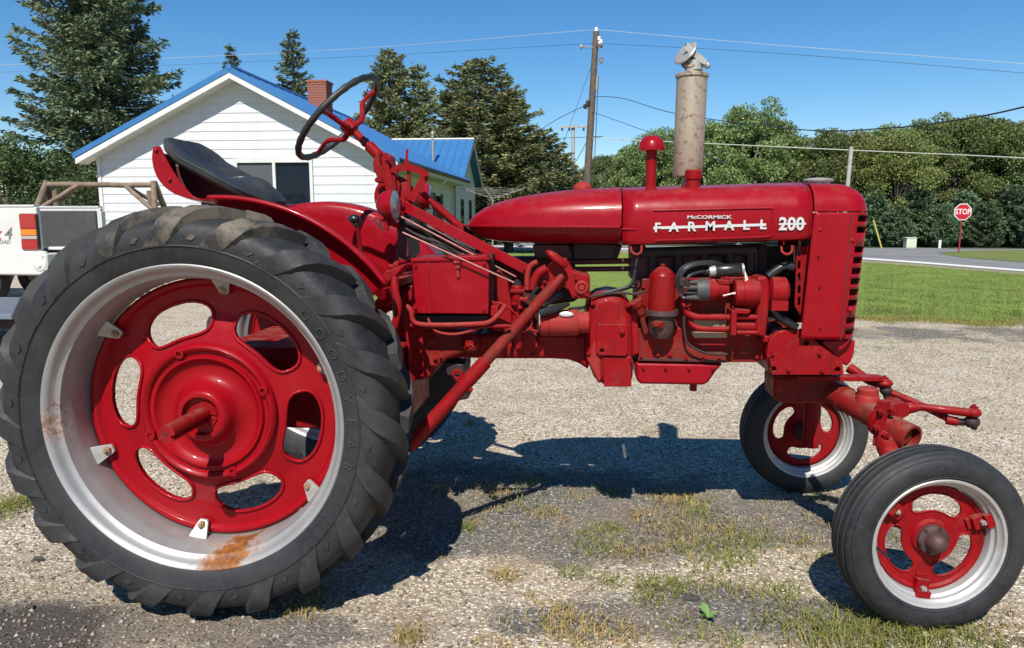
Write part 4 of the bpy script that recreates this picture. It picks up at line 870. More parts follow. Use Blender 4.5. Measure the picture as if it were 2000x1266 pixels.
# steering arm plate and drag links
b = B(); p0, p1 = T(1556, 737, -.12), T(1722, 738, -.14); b.bar(p0, p1, .05, rp(9)); b.build('steering_plate', 'redcast', TR, bevel=.003)
b = B(); b.tube([T(1658, 718, -.03), T(1700, 745, -.08), T(1732, 752, -.12)], [.020, .016, .020], 14); b.ball(T(1727, 748, -.14), (.030, .030, .018), 14, 8); b.hexbolt(T(1727, 743, -.14), (0, 0, 1), .014, .012); b.build('steering_arm', 'redcast', TR)
b = B(); b.ball(T(1730, 762, -.14), (.022, .022, .020), 12, 8); b.tube([T(1728, 764, -.14), T(1734, 780, -.14)], .012, 8); b.build('ball_joint', 'dark', TR)
b = B(); b.tube([T(1738, 766, -.14), T(1742, 768, -.14), T(1800, 792, -.20), T(1860, 822, -.26)], [.013, .014, .013, .012], 12); b.tube([T(1848, 820, -.26), T(1870, 824, -.27), T(1872, 824, -.27), T(1884, 826, -.28)], [.016, .016, .012, .012], 12); b.build('drag_link', 'redcast', TR)
b = B(); b.tube([T(1745, 800, -.20), T(1770, 798, -.21), T(1785, 796, -.22), T(1800, 795, -.22), T(1890, 806, -.30), T(1900, 806, -.30)], [.020, .022, .018, .014, .015, .017], 14); b.build('steering_arm', 'redcast', TR)
b = B(); b.pprism([(1738, 795), (1750, 788), (1768, 786), (1777, 792), (1776, 812), (1760, 818), (1742, 814)], -.27, -.19); b.cyl(T(1757, 790, -.23), T(1757, 786, -.23), .020); b.cyl(T(1752, 838, -.29), T(1752, 806, -.24), .018); b.hexbolt(T(1746, 804, -.27), (0, -1, 0), .010, .012); b.build('arm_clamp', 'redcast', TR, bevel=.006)
b = B(); b.ball(T(1901, 806, -.30), (.026, .024, .018), 14, 8); b.hexbolt(T(1902, 800, -.30), (0, 0, 1), .013, .012); b.build('rod_end', 'redcast', TR)
b = B(); b.ball(T(1898, 824, -.29), (.026, .024, .022), 14, 8); b.tube([T(1902, 826, -.29), T(1903, 838, -.29)], .010, 8); b.tube([T(1868, 824, -.27), T(1895, 824, -.29)], .012, 8); b.build('ball_joint', 'dark', TR)

# ---------------- small hardware: cap screws, hoses, clips, weld beads
def screws(par, pts, dy, r=.0075, mat='redcast', h=.009):
    for px, py in pts:
        b = B(); b.hexbolt(T(px, py, dy), (0, -1, 0), r, h); b.build('cap_screw', mat, par)
screws(blk, [(1252, 696), (1340, 699), (1372, 701), (1404, 702), (1478, 698), (1490, 662)], -.136, .007)
screws(blk, [(1256, 560), (1330, 556), (1476, 560), (1492, 600), (1440, 690)], -.101, .008, 'redgrime')
screws(bell, [(1158, 592), (1226, 596), (1150, 690), (1232, 705)], -.176, .009)
screws(pan, [(1256, 718), (1300, 719), (1345, 720), (1392, 719)], -.136, .006)
screws(tt, [(960, 662), (1040, 660), (1130, 664), (1040, 694)], -.116, .008)
screws(rh, [(846, 660), (850, 700), (930, 660)], -.161, .009)
screws(fb, [(1508, 690), (1540, 722), (1606, 724), (1600, 690)], -.196, .008)
screws(lb, [(1064, 550), (1098, 526), (1124, 575), (1145, 575), (1125, 545)], -.201, .007)
screws(bb_, [(812, 520), (812, 602), (945, 604), (946, 515)], -.301, .004)
screws(gr, [(1598, 500), (1600, 560), (1602, 640), (1650, 655)], -HW-.001, .004)
for pts, r, mt in (([(1180, 572), (1205, 566), (1232, 556), (1240, 530), (1244, 505)], .0055, 'blackcable'), ([(1060, 604), (1045, 596), (1040, 575), (1052, 560)], .006, 'black'), ([(1338, 600), (1336, 640), (1345, 672), (1380, 690), (1420, 692)], .005, 'dark'),
                   ([(1430, 600), (1450, 606), (1470, 600), (1492, 606), (1520, 604)], .005, 'redgrime'), ([(1500, 540), (1516, 528), (1532, 520), (1550, 522)], .016, 'black'), ([(1505, 600), (1520, 618), (1538, 630), (1556, 640)], .015, 'black'),
                   ([(960, 590), (985, 596), (1004, 610), (1030, 640), (1050, 648)], .005, 'redcast'), ([(1020, 600), (1036, 612), (1036, 640), (1016, 648)], .005, 'redfaded'), ([(800, 560), (790, 580), (788, 612), (796, 660), (800, 700)], .006, 'redcast')):
    dy = -.17 if pts[0][0] > 1100 else -.24
    b = B(); b.tube(smoothpath([T(x, y, dy) for x, y in pts], 6), r, 10); b.build('hose', mt, TR, smooth=60)
b = B(); b.pprism([(1400, 546), (1424, 548), (1426, 556), (1404, 556)], -.21, -.17); b.tube([T(1418, 548, -.19), T(1420, 540, -.19)], .010, 10); b.build('tachometer_drive', 'redcast', TR, bevel=.003)
b = B(); b.pprism([(1486, 660), (1500, 656), (1502, 668), (1486, 670)], -.15, -.1); b.build('bolt_lug', 'redcast', TR, bevel=.003)
b = B(); b.pprism([(1350, 648), (1420, 650), (1420, 660), (1356, 660)], -.106, -.099); b.build('name_plate', 'tanplate', TR)
# ================================================================== GROUND
def sheet(name, rows, mat, dz, kind='structure', label=None):
    b = B(); b.grid([[(p[0], p[1], gz(p[1])+dz) for p in r] for r in rows]); o = b.build(name, mat, smooth=60)
    if o.data.polygons[0].normal.z < 0: o.data.flip_normals()
    return tag(o, label, kind=kind)
def groundmat():
    m, b, o = newmat('gravel_and_broken_asphalt')
    tc = N(m, 'ShaderNodeTexCoord'); V = N(m, 'ShaderNodeVectorMath', operation='ADD'); geo = N(m, 'ShaderNodeNewGeometry'); V = geo.outputs['Position']
    def vor(sc, feat='F1'):
        n = N(m, 'ShaderNodeTexVoronoi', feature=feat); n.inputs['Scale'].default_value = sc; L(m, V, n.inputs['Vector']); return n
    v1 = vor(84); v2 = vor(130); v3 = vor(52)
    s1 = N(m, 'ShaderNodeSeparateColor'); L(m, v1.outputs['Color'], s1.inputs[0])
    s2 = N(m, 'ShaderNodeSeparateColor'); L(m, v2.outputs['Color'], s2.inputs[0])
    s3 = N(m, 'ShaderNodeSeparateColor'); L(m, v3.outputs['Color'], s3.inputs[0])
    light = ramp(m, s1.outputs[0], [(0., (.17, .14, .105)), (.25, (.42, .35, .26)), (.55, (.64, .55, .42)), (.82, (.76, .67, .54)), (1., (.82, .78, .70))]).outputs[0]
    gap = ramp(m, v1.outputs['Distance'], [(.30, 0.), (.62, .8)])
    light = mixc(m, gap.outputs[0], light, (.23, .185, .13))
    dark = ramp(m, s2.outputs[0], [(0., (.050, .049, .048)), (.55, (.095, .092, .088)), (.80, (.15, .14, .125)), (.93, (.26, .235, .20)), (1., (.42, .39, .35))]).outputs[0]
    chip = ramp(m, s3.outputs[1], [(.945, 0.), (.96, 1.)]); chd = ramp(m, v3.outputs['Distance'], [(.25, 1.), (.36, 0.)])
    cm = N(m, 'ShaderNodeMath', operation='MULTIPLY'); L(m, chip.outputs[0], cm.inputs[0]); L(m, chd.outputs[0], cm.inputs[1])
    dark = mixc(m, cm.outputs[0], dark, (.42, .39, .34))
    # large patches of bare asphalt among the loose gravel; the lot is gravel beyond the machine
    n1 = noise(m, 1.1, 6, .62, V, .3); n2 = noise(m, 4.2, 6, .7, V); n3 = noise(m, 18, 4, .7, V)
    def spot(x, y, sx, sy, amp):
        mp = N(m, 'ShaderNodeMapping'); mp.vector_type = 'POINT'; L(m, V, mp.inputs['Vector']); mp.inputs['Location'].default_value = (-x/sx, -y/sy, 0); mp.inputs['Scale'].default_value = (1/sx, 1/sy, 0)
        ln = N(m, 'ShaderNodeVectorMath', operation='LENGTH'); L(m, mp.outputs[0], ln.inputs[0])
        return ramp(m, ln.outputs['Value'], [(.0, amp), (1., 0.)]).outputs[0]
    def addv(a, c):
        q = N(m, 'ShaderNodeMath', operation='ADD')
        for s_, v in ((0, a), (1, c)):
            if isinstance(v, (int, float)): q.inputs[s_].default_value = v
            else: L(m, v, q.inputs[s_])
        return q.outputs[0]
    acc = n1.outputs[0]
    acc = addv(acc, spot(G(1250, 1010).x, G(1250, 1010).y, .95, .42, .42))
    acc = addv(acc, spot(G(1350, 1200).x, G(1350, 1200).y, .75, .26, .34))
    acc = addv(acc, spot(G(950, 1030).x, G(950, 1030).y, .55, .25, .30))
    acc = addv(acc, spot(G(40, 1230).x, G(40, 1230).y, .45, .28, .50))
    acc = addv(acc, spot(G(300, 1240).x, G(300, 1240).y, .75, .30, .30)); acc = addv(acc, spot(G(620, 1235).x, G(620, 1235).y, .5, .16, .26)); acc = addv(acc, spot(G(1050, 1230).x, G(1050, 1230).y, .6, .2, .30)); acc = addv(acc, spot(G(1600, 1200).x, G(1600, 1200).y, .6, .3, .28))
    acc = addv(acc, spot(G(1850, 652).x, G(1850, 652).y, 5., 1.3, .30))
    acc = addv(acc, spot(.25, 3.25, 1.9, .75, .42)); acc = addv(acc, spot(-.4, 2.9, .9, .6, .30))  # asphalt patch run under the tractor, its dark colour deepening the cast shadow
    nn_ = N(m, 'ShaderNodeMath', operation='MULTIPLY'); L(m, n2.outputs[0], nn_.inputs[0]); nn_.inputs[1].default_value = .30
    acc = addv(acc, nn_.outputs[0]); n3m = N(m, 'ShaderNodeMath', operation='MULTIPLY'); L(m, n3.outputs[0], n3m.inputs[0]); n3m.inputs[1].default_value = .22; acc = addv(acc, n3m.outputs[0])
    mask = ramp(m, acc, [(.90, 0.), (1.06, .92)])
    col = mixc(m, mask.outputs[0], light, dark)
    # brown soil film
    ns = noise(m, 2.6, 7, .7, V); rs = ramp(m, ns.outputs[0], [(.46, 0.), (.70, .62)]); col = mixc(m, rs.outputs[0], col, (.24, .175, .115))
    ss = spot(G(330, 1190).x, G(330, 1190).y, 1.25, .55, .62); col = mixc(m, ss, col, (.16, .12, .085))
    sd = spot(G(15, 1240).x, G(15, 1240).y, .50, .34, 1.); nds = N(m, 'ShaderNodeMath', operation='ADD'); L(m, sd, nds.inputs[0]); L(m, n2.outputs[0], nds.inputs[1])
    col = mixc(m, ramp(m, nds.outputs[0], [(.80, 0.), (1.05, .85)]).outputs[0], col, (.045, .037, .032))
    # cracks
    wv = noise(m, 3, 4, .6, V); wm = N(m, 'ShaderNodeMixRGB'); wm.inputs[0].default_value = .10; L(m, V, wm.inputs[1]); L(m, wv.outputs['Color'], wm.inputs[2])
    vc = N(m, 'ShaderNodeTexVoronoi', feature='DISTANCE_TO_EDGE'); vc.inputs['Scale'].default_value = 2.1; L(m, wm.outputs[0], vc.inputs['Vector'])
    cr = ramp(m, vc.outputs['Distance'], [(.002, .55), (.009, 0.)]); cn = noise(m, 1.6, 3, .5, V); crm = N(m, 'ShaderNodeMath', operation='MULTIPLY'); L(m, cr.outputs[0], crm.inputs[0]); L(m, ramp(m, cn.outputs[0], [(.52, 0.), (.66, 1.)]).outputs[0], crm.inputs[1])
    col = mixc(m, crm.outputs[0], col, (.05, .042, .034))
    L(m, col, b.inputs['Base Color']); b.inputs['Roughness'].default_value = .92; b.inputs['Specular IOR Level'].default_value = .25
    h = N(m, 'ShaderNodeMath', operation='ADD'); L(m, ramp(m, v1.outputs['Distance'], [(0., 1.), (.6, 0.)]).outputs[0], h.inputs[0]); L(m, n2.outputs[0], h.inputs[1])
    h2 = N(m, 'ShaderNodeMath', operation='SUBTRACT'); L(m, h.outputs[0], h2.inputs[0]); L(m, crm.outputs[0], h2.inputs[1])
    bump(m, b, h2.outputs[0], .75, .006)
    return m
ys = [-30, -5, 0, 2, 3, 4, 6, 8, 9, 10, 12, 15, 20, 30, 45, 70, 110, 200, 420, 900]
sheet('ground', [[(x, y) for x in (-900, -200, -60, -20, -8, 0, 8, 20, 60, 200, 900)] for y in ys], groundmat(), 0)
# lawn between the gravel and the road
def lawnmat(name, a, c, d):
    m, b, o = newmat(name); geo = N(m, 'ShaderNodeNewGeometry'); V = geo.outputs['Position']
    n1 = noise(m, .9, 6, .65, V); n2 = noise(m, 35, 4, .7, V)
    col = mixc(m, ramp(m, n1.outputs[0], [(.38, 0.), (.66, 1.)]).outputs[0], a, c); col = mixc(m, ramp(m, n2.outputs[0], [(.40, 0.), (.72, .75)]).outputs[0], col, d)
    L(m, col, b.inputs['Base Color']); b.inputs['Roughness'].default_value = .95; b.inputs['Specular IOR Level'].default_value = .1
    bump(m, b, n2.outputs[0], .8, .03); return m
M['lawn'] = lawnmat('mown_lawn', (0.151, 0.223, 0.045), (0.242, 0.284, 0.075), (0.091, 0.149, 0.026))
M['verge'] = lawnmat('rough_verge_grass', (.13, .17, .045), (.21, .20, .08), (.08, .12, .03))
M['floor'] = lawnmat('dark_wood_floor', (.045, .055, .022), (.07, .07, .03), (.03, .04, .015))  # floor of the wood, darker green than the verge
def lerp_rows(pa, pb, n): return [[tuple(np.array(a)*(1-t)+np.array(c)*t) for a, c in zip(pa, pb)] for t in np.linspace(0, 1, n)]
pxs = [2600, 2300, 2000, 1900, 1800, 1690, 1550, 1400, 1200, 1000, 800]
def gp(l): return [tuple(G(x, y)[:2]) for x, y in l]
near = gp([(2600, 655), (2300, 636), (2000, 628), (1930, 631), (1860, 628), (1800, 622), (1740, 621), (1690, 622), (1500, 616), (1250, 610), (1000, 604), (750, 600), (500, 600)])
road_near_px = [(2600, 584), (2300, 557), (2000, 533), (1930, 527.5), (1860, 522), (1800, 517), (1740, 512.5), (1690, 509), (1500, 499), (1250, 490), (1000, 484), (750, 478), (500, 474)]
rn = gp(road_near_px)
nb = []
for i, p in enumerate(near): nb.append((p[0]+random.uniform(-.1, .1), p[1]+random.uniform(-.12, .12)))
# finer, wandering near edge
fine = []
for a, c in zip(nb[:-1], nb[1:]):
    for t in np.linspace(0, 1, 9)[:-1]: fine.append((a[0]+(c[0]-a[0])*t, a[1]+(c[1]-a[1])*t+random.uniform(-.09, .09)))
fine.append(nb[-1])
rfine = []
for a, c in zip(rn[:-1], rn[1:]):
    for t in np.linspace(0, 1, 9)[:-1]: rfine.append((a[0]+(c[0]-a[0])*t, a[1]+(c[1]-a[1])*t))
rfine.append(rn[-1])
sheet('lawn', lerp_rows(fine, rfine, 8), 'lawn', .012)
# road: asphalt, pale edge, white line
def asph():
    m, b, o = newmat('grey_road_asphalt'); geo = N(m, 'ShaderNodeNewGeometry'); V = geo.outputs['Position']
    n1 = noise(m, .35, 6, .6, V); n2 = noise(m, 60, 3, .7, V)
    col = mixc(m, ramp(m, n1.outputs[0], [(.35, 0.), (.65, 1.)]).outputs[0], (.15, .15, .15), (.24, .235, .225)); col = mixc(m, ramp(m, n2.outputs[0], [(.4, 0.), (.7, .5)]).outputs[0], col, (.09, .09, .09))
    L(m, col, b.inputs['Base Color']); b.inputs['Roughness'].default_value = .85; return m
M['asphalt'] = asph()
rf = gp([(2600, 488), (2300, 487), (2000, 487), (1930, 486.5), (1860, 486), (1800, 485.5), (1740, 485), (1690, 485), (1500, 484), (1250, 480), (1000, 475), (750, 470), (500, 467)])
sheet('road', lerp_rows(rn, rf, 6), 'asphalt', .022)
def off(l, d): return [(x-.0, y+d) for x, y in l]
ln0 = gp([(x, y-1.2) for x, y in road_near_px]); ln1 = gp([(x, y-4.4+(2000-x)*.0017) for x, y in road_near_px])
M['linepaint'] = simple('worn_white_road_paint', (.75, .74, .70), .7, 0, (.55, .54, .51), 3)
sheet('road_edge_line', lerp_rows(ln0, ln1, 2), 'linepaint', .027)
# grass island with the stop sign, verge strip, wood floor
isl_a = gp([(1834, 497), (1880, 504.5), (1940, 509.5), (2000, 514), (2300, 536)]); isl_b = gp([(1836, 495.5), (1890, 491), (1940, 490), (2000, 489.5), (2300, 491)])
sheet('grass_island', lerp_rows(isl_a, isl_b, 4), 'verge', .034)
far = [(p[0]*1.9, p[1]*1.9+6) for p in rf]
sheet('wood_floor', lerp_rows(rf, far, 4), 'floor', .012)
# pale gravel shoulder along the lawn's road edge
sh = gp([(x, y+5) for x, y in road_near_px]); sheet('road_shoulder', lerp_rows(sh, rn, 2), M['verge'] if False else simple('dry_shoulder', (.30, .25, .17), .9, 0, (.20, .19, .09), 2.5), .018)

# ---------------- loose stones
def islandmat(name, stops, rough=.9, trans=0., pscale=.8, pvar=.3):
    m, b, o = newmat(name); geo = N(m, 'ShaderNodeNewGeometry'); r = ramp(m, geo.outputs['Random Per Island'], stops)
    oi = N(m, 'ShaderNodeObjectInfo'); hv = N(m, 'ShaderNodeHueSaturation'); L(m, r.outputs[0], hv.inputs['Color'])
    mr = N(m, 'ShaderNodeMapRange'); mr.inputs[3].default_value = .70; mr.inputs[4].default_value = 1.28; L(m, oi.outputs['Random'], mr.inputs[0]); L(m, mr.outputs[0], hv.inputs['Value'])
    mr2 = N(m, 'ShaderNodeMapRange'); mr2.inputs[3].default_value = .482; mr2.inputs[4].default_value = .516; L(m, oi.outputs['Random'], mr2.inputs[0]); L(m, mr2.outputs[0], hv.inputs['Hue'])
    geo2 = N(m, 'ShaderNodeNewGeometry'); nz = noise(m, pscale, 4, .6, geo2.outputs['Position']); rz_ = ramp(m, nz.outputs[0], [(.35, 1-pvar), (.65, 1.)])
    hv_o = mixc(m, 1., hv.outputs[0], rz_.outputs[0], 'MULTIPLY')
    L(m, hv_o, b.inputs['Base Color']); b.inputs['Roughness'].default_value = rough; b.inputs['Specular IOR Level'].default_value = .25
    if trans:
        t = N(m, 'ShaderNodeBsdfTranslucent'); L(m, hv_o, t.inputs[0]); mx = N(m, 'ShaderNodeMixShader'); mx.inputs[0].default_value = trans
        L(m, b.outputs[0], mx.inputs[1]); L(m, t.outputs[0], mx.inputs[2]); L(m, mx.outputs[0], o.inputs[0])
    return m
def fastmesh(name, V, Fq, mat, k, loc=(0, 0, 0), parent=None, midx=None, mats=None):
    me = bpy.data.meshes.new(name); nv, nf = len(V), len(Fq)
    me.vertices.add(nv); me.vertices.foreach_set('co', np.asarray(V, dtype=np.float32).ravel())
    me.loops.add(nf*k); me.loops.foreach_set('vertex_index', np.asarray(Fq, dtype=np.int32).ravel())
    me.polygons.add(nf); me.polygons.foreach_set('loop_start', np.arange(0, nf*k, k, dtype=np.int32)); me.polygons.foreach_set('loop_total', np.full(nf, k, dtype=np.int32))
    for mm in (mats or [mat]): me.materials.append(mm)
    me.update(calc_edges=True); me.validate()
    o = bpy.data.objects.new(name, me); COL.objects.link(o); ORG[o.name] = Vector(loc); o.location = Vector(loc)-(ORG[parent.name] if parent else Vector((0, 0, 0)))
    if parent: o.parent = parent
    return o
def stones(n, xr, yr, rr, seed):
    g = np.random.default_rng(seed)
    y = yr[0]+(yr[1]-yr[0])*g.random(n)**1.35; x = g.uniform(-1, 1, n)*(.75*y+.4)-.088*y
    r = rr[0]+(rr[1]-rr[0])*g.random(n)**3
    base = np.array([[1, 0, 0], [-1, 0, 0], [0, 1, 0], [0, -1, 0], [0, 0, .7], [0, 0, -.6]])
    V = base[None]*r[:, None, None]*g.uniform(.6, 1.3, (n, 6, 1)); a = g.random(n)*6.28
    c, s_ = np.cos(a)[:, None], np.sin(a)[:, None]
    X = V[..., 0]*c-V[..., 1]*s_; Y = V[..., 0]*s_+V[..., 1]*c
    zg = np.where(y < Y0, 0, -SL*(y-Y0))
    V = np.stack([X+x[:, None], Y+y[:, None], V[..., 2]+zg[:, None]+r[:, None]*.15], -1).reshape(-1, 3)
    t = np.array([[0, 2, 4], [2, 1, 4], [1, 3, 4], [3, 0, 4], [2, 0, 5], [1, 2, 5], [3, 1, 5], [0, 3, 5]])
    Fq = (t[None]+np.arange(n)[:, None, None]*6).reshape(-1, 3)
    return V, Fq
M['stone'] = islandmat('loose_gravel_stone', [(0., (.11, .095, .08)), (.4, (.26, .22, .17)), (.8, (.42, .365, .285)), (1., (.60, .56, .50))])
V_, F_ = stones(60000, None, (1.75, 8.9), (.0022, .0100), 3)
tag(fastmesh('gravel', V_, F_, M['stone'], 3), 'loose pale gravel scattered over the lot', 'gravel', kind='stuff')

# ---------------- grass tufts
def blades(cx, cy, n, rad, h, wd, g, lean=.6, z0=0.):
    x = cx+g.normal(0, rad, n); y = cy+g.normal(0, rad, n); hh = h*g.uniform(.35, 1.15, n); a = g.random(n)*6.28
    dx, dy = np.cos(a), np.sin(a); ln = lean*g.uniform(.1, 1.2, n)*hh; w_ = wd*g.uniform(.6, 1.3, n)
    b0 = np.stack([x-dy*w_, y+dx*w_, np.full(n, z0)], -1); b1 = np.stack([x+dy*w_, y-dx*w_, np.full(n, z0)], -1)
    m0 = np.stack([x+dx*ln*.4-dy*w_*.7, y+dy*ln*.4+dx*w_*.7, z0+hh*.62], -1); m1 = np.stack([x+dx*ln*.4+dy*w_*.7, y+dy*ln*.4-dx*w_*.7, z0+hh*.62], -1)
    t = np.stack([x+dx*ln, y+dy*ln, z0+hh*(.98-.25*ln/hh)], -1)
    V = np.stack([b0, b1, m1, m0, t], 1).reshape(-1, 3); o = np.arange(n)[:, None]*5
    tri = np.array([[0, 1, 2], [0, 2, 3], [3, 2, 4]]); return V, (tri[None]+o[:, :, None]).reshape(-1, 3)
def field(name, items, mat, label, cat, seed):
    g = np.random.default_rng(seed); Vs, Fs, k = [], [], 0
    for it in items:
        V, Fq = blades(*it[:6], g, *(it[6:])); Vs.append(V); Fs.append(Fq+k); k += len(V)
    return tag(fastmesh(name, np.concatenate(Vs), np.concatenate(Fs), mat, 3), label, cat, kind='stuff')
M['drygrass'] = islandmat('dry_straw_grass', [(0., (0.325, 0.235, 0.090)), (.5, (0.585, 0.423, 0.166)), (.85, (0.423, 0.390, 0.120)), (1., (0.260, 0.296, 0.074))], .85, .25)
M['greengrass'] = islandmat('fresh_green_grass', [(0., (0.156, 0.225, 0.043)), (.5, (0.250, 0.300, 0.065)), (.8, (0.374, 0.345, 0.101)), (1., (0.530, 0.435, 0.173))], .8, .3)
g_ = np.random.default_rng(11); dry, green = [], []
def tuft(px, py, n, rad, h, kind, wd=.0019):
    h *= .95; p = G(px, py); (dry if kind == 'd' else green).append((p.x, p.y, n, rad, h, wd, 1.7))
for px, py, n, rad, h, k in [(870, 955, 60, .05, .035, 'd'), (935, 950, 70, .05, .04, 'd'), (975, 965, 90, .06, .04, 'd'), (1005, 985, 120, .07, .04, 'g'), (1065, 1005, 110, .045, .035, 'd'), (960, 1000, 50, .05, .03, 'd'), (915, 1033, 70, .025, .03, 'g'), (925, 1020, 40, .03, .03, 'd'),
    (1030, 942, 80, .05, .04, 'g'), (1190, 962, 90, .05, .035, 'g'), (1120, 970, 60, .05, .03, 'd'), (1290, 975, 120, .06, .035, 'd'), (1340, 985, 140, .06, .04, 'd'), (1360, 1005, 120, .05, .04, 'g'), (1260, 1010, 120, .06, .035, 'd'), (1300, 1035, 150, .08, .035, 'd'), (1190, 1035, 90, .04, .035, 'g'), (1150, 1045, 60, .05, .03, 'g'),
    (1380, 1035, 160, .09, .035, 'd'), (1430, 1040, 140, .08, .04, 'd'), (1470, 1065, 140, .06, .04, 'g'), (1390, 1080, 170, .08, .04, 'g'), (1330, 1065, 130, .08, .035, 'd'), (1430, 1095, 170, .07, .035, 'g'), (1260, 1070, 90, .06, .035, 'd'), (1150, 1070, 110, .06, .03, 'g'), (1190, 1075, 80, .05, .03, 'g'), (1240, 1085, 80, .04, .03, 'd'),
    (985, 1128, 90, .03, .04, 'd'), (1120, 1125, 70, .03, .035, 'g'), (1190, 1135, 60, .035, .03, 'g'), (1275, 1150, 130, .045, .045, 'g'), (1325, 1145, 80, .04, .035, 'g'), (1385, 1140, 130, .07, .035, 'g'), (1440, 1155, 60, .05, .03, 'd'), (1530, 1160, 100, .05, .045, 'g'), (1480, 1165, 40, .05, .03, 'g'),
    (1265, 1180, 60, .04, .04, 'g'), (800, 1245, 120, .03, .04, 'd'), (1100, 1205, 130, .045, .035, 'd'), (1150, 1225, 110, .05, .03, 'd'), (1220, 1248, 120, .05, .04, 'd'), (1080, 1232, 60, .03, .04, 'd'), (1115, 1255, 80, .035, .03, 'd'), (980, 1260, 120, .06, .025, 'd'), (1350, 1235, 80, .05, .03, 'g'), (1430, 1258, 60, .03, .03, 'g'),
    (600, 1185, 130, .045, .035, 'd'), (20, 990, 200, .06, .06, 'g'), (5, 1000, 120, .06, .05, 'g'), (920, 830, 40, .02, .06, 'g'), (890, 862, 50, .05, .03, 'g'), (1620, 1245, 220, .10, .045, 'g'), (1560, 1225, 150, .09, .04, 'g'), (1680, 1255, 260, .10, .05, 'g'), (1740, 1235, 220, .08, .06, 'g'), (1800, 1252, 240, .10, .05, 'g'), (1860, 1245, 160, .09, .045, 'g'), (1900, 1255, 160, .09, .04, 'g'), (1960, 1240, 120, .09, .04, 'd'), (1590, 1260, 160, .10, .04, 'd'),
    (1600, 1090, 60, .05, .035, 'g'), (1560, 1060, 90, .06, .035, 'd'), (1590, 1020, 60, .06, .03, 'd'), (1610, 975, 60, .04, .035, 'g')]:
    tuft(px, py, int(n*1.2), rad, h, k)
for i in range(900):                                           # thin scatter over the lot
    y = 2.2+8.5*g_.random()**1.2; x = g_.uniform(-1, 1)*(.75*y+.3)-.088*y
    (dry if g_.random() < .72 else green).append((x, y, int(g_.integers(8, 34)), g_.uniform(.015, .09), g_.uniform(.012, .030), .0014, 1.0))
for i in range(150):
    x = g_.uniform(1.2, 7); y = g_.uniform(6.4, 8.9); (green if g_.random() < .5 else dry).append((x, y, 30, .12, .025, .002, 1.0))
for i in range(900):                                           # ragged lawn edge
    k = int(g_.integers(0, len(fine)-1)); t = g_.random(); x = fine[k][0]*(1-t)+fine[k+1][0]*t; y = fine[k][1]*(1-t)+fine[k+1][1]*t-abs(g_.normal(0, .22))+.05
    if -2 < x < 9: (green if g_.random() < .7 else dry).append((x, y, 26, .07, .035, .0022, 1.3))
field('dry_grass', dry, M['drygrass'], 'dry straw-coloured grass tufts growing through the gravel', 'grass', 5)
field('green_grass', green, M['greengrass'], 'green grass tufts growing through the cracked lot', 'grass', 6)
# lawn blades where the lawn is in view
def lawn_blades(n):
    g = np.random.default_rng(21); pts = []
    fx = np.array(fine)[::-1]; rx = np.array(rfine)[::-1]
    i = g.integers(0, len(fx)-1, n); t = g.random(n)[:, None]; u = (g.random(n)**1.5)[:, None]
    a = fx[i]*(1-t)+fx[i+1]*t; c = rx[i]*(1-t)+rx[i+1]*t; p = a*(1-u)+c*u
    p = p[(p[:, 0] > -3) & (p[:, 0]/p[:, 1] < .75)]; return p
pp = lawn_blades(190000); items_v = []
h = rng.uniform(.012, .036, len(pp)); a = rng.random(len(pp))*6.28; w_ = rng.uniform(.002, .005, len(pp))
zb = np.where(pp[:, 1] < Y0, 0, -SL*(pp[:, 1]-Y0))+.008
dx, dy = np.cos(a), np.sin(a)
V_ = np.stack([np.stack([pp[:, 0]-dy*w_, pp[:, 1]+dx*w_, zb], -1), np.stack([pp[:, 0]+dy*w_, pp[:, 1]-dx*w_, zb], -1), np.stack([pp[:, 0]+dx*h*.6, pp[:, 1]+dy*h*.6, zb+h], -1)], 1).reshape(-1, 3)
M['lawnblade'] = islandmat('lawn_grass_blade', [(0., (0.146, 0.229, 0.041)), (.5, (0.233, 0.319, 0.067)), (.85, (0.335, 0.357, 0.105)), (1., (0.495, 0.382, 0.194))], .75, .3, 1.1, .5)
tag(fastmesh('lawn_grass', V_, np.arange(len(V_)).reshape(-1, 3), M['lawnblade'], 3), 'short mown green grass beside the road', 'grass', kind='stuff')
# broad-leaved weed
wr = G(1382, 1212); wd = empty('broadleaf_weed', wr); tag(wd, 'small broad-leaved green weed alone in the gravel', 'weed')
M['weed'] = simple('weed_leaf', (.12, .20, .05), .6)
for k, (a, ln, lift) in enumerate(((1.9, .046, .026), (.3, .036, .014), (3.6, .030, .012), (5.2, .036, .014), (2.8, .024, .020))):
    d = Vector((math.cos(a), math.sin(a), 0)); s_ = Vector((-d.y, d.x, 0)); rows = []
    for i in range(6):
        t = i/5; wv = ln*.30*math.sin(math.pi*min(1, t*.93+.07)); c = wr+d*ln*t+Vector((0, 0, .008+lift*math.sin(t*2.0)))
        rows.append([c-s_*wv+Vector((0, 0, .006*t)), c, c+s_*wv+Vector((0, 0, .006*t))])
    b = B(); b.grid(rows); b.build('leaf', 'weed', wd, smooth=80)
for px, py, r in ((1350, 1172, .030), (75, 1096, .022), (60, 1190, .014)):
    p = G(px, py); b = B(); b.ball((p.x, p.y, .008), (r, r*.5, .010), 10, 6); v = b.v; b.v = [(x+random.uniform(-.003, .003), y+random.uniform(-.003, .003), z+random.uniform(-.002, .002)) for x, y, z in v]
    tag(b.build('asphalt_lump', simple('asphalt_lump', (.05, .048, .045), .9)), {1350: 'flat dark asphalt lump beside the broad-leaved weed', 75: 'small dark asphalt lump behind the big rear tyre', 60: 'tiny asphalt lump on the dark stain'}[px], 'rubble', 'loose lumps of asphalt on the lot')
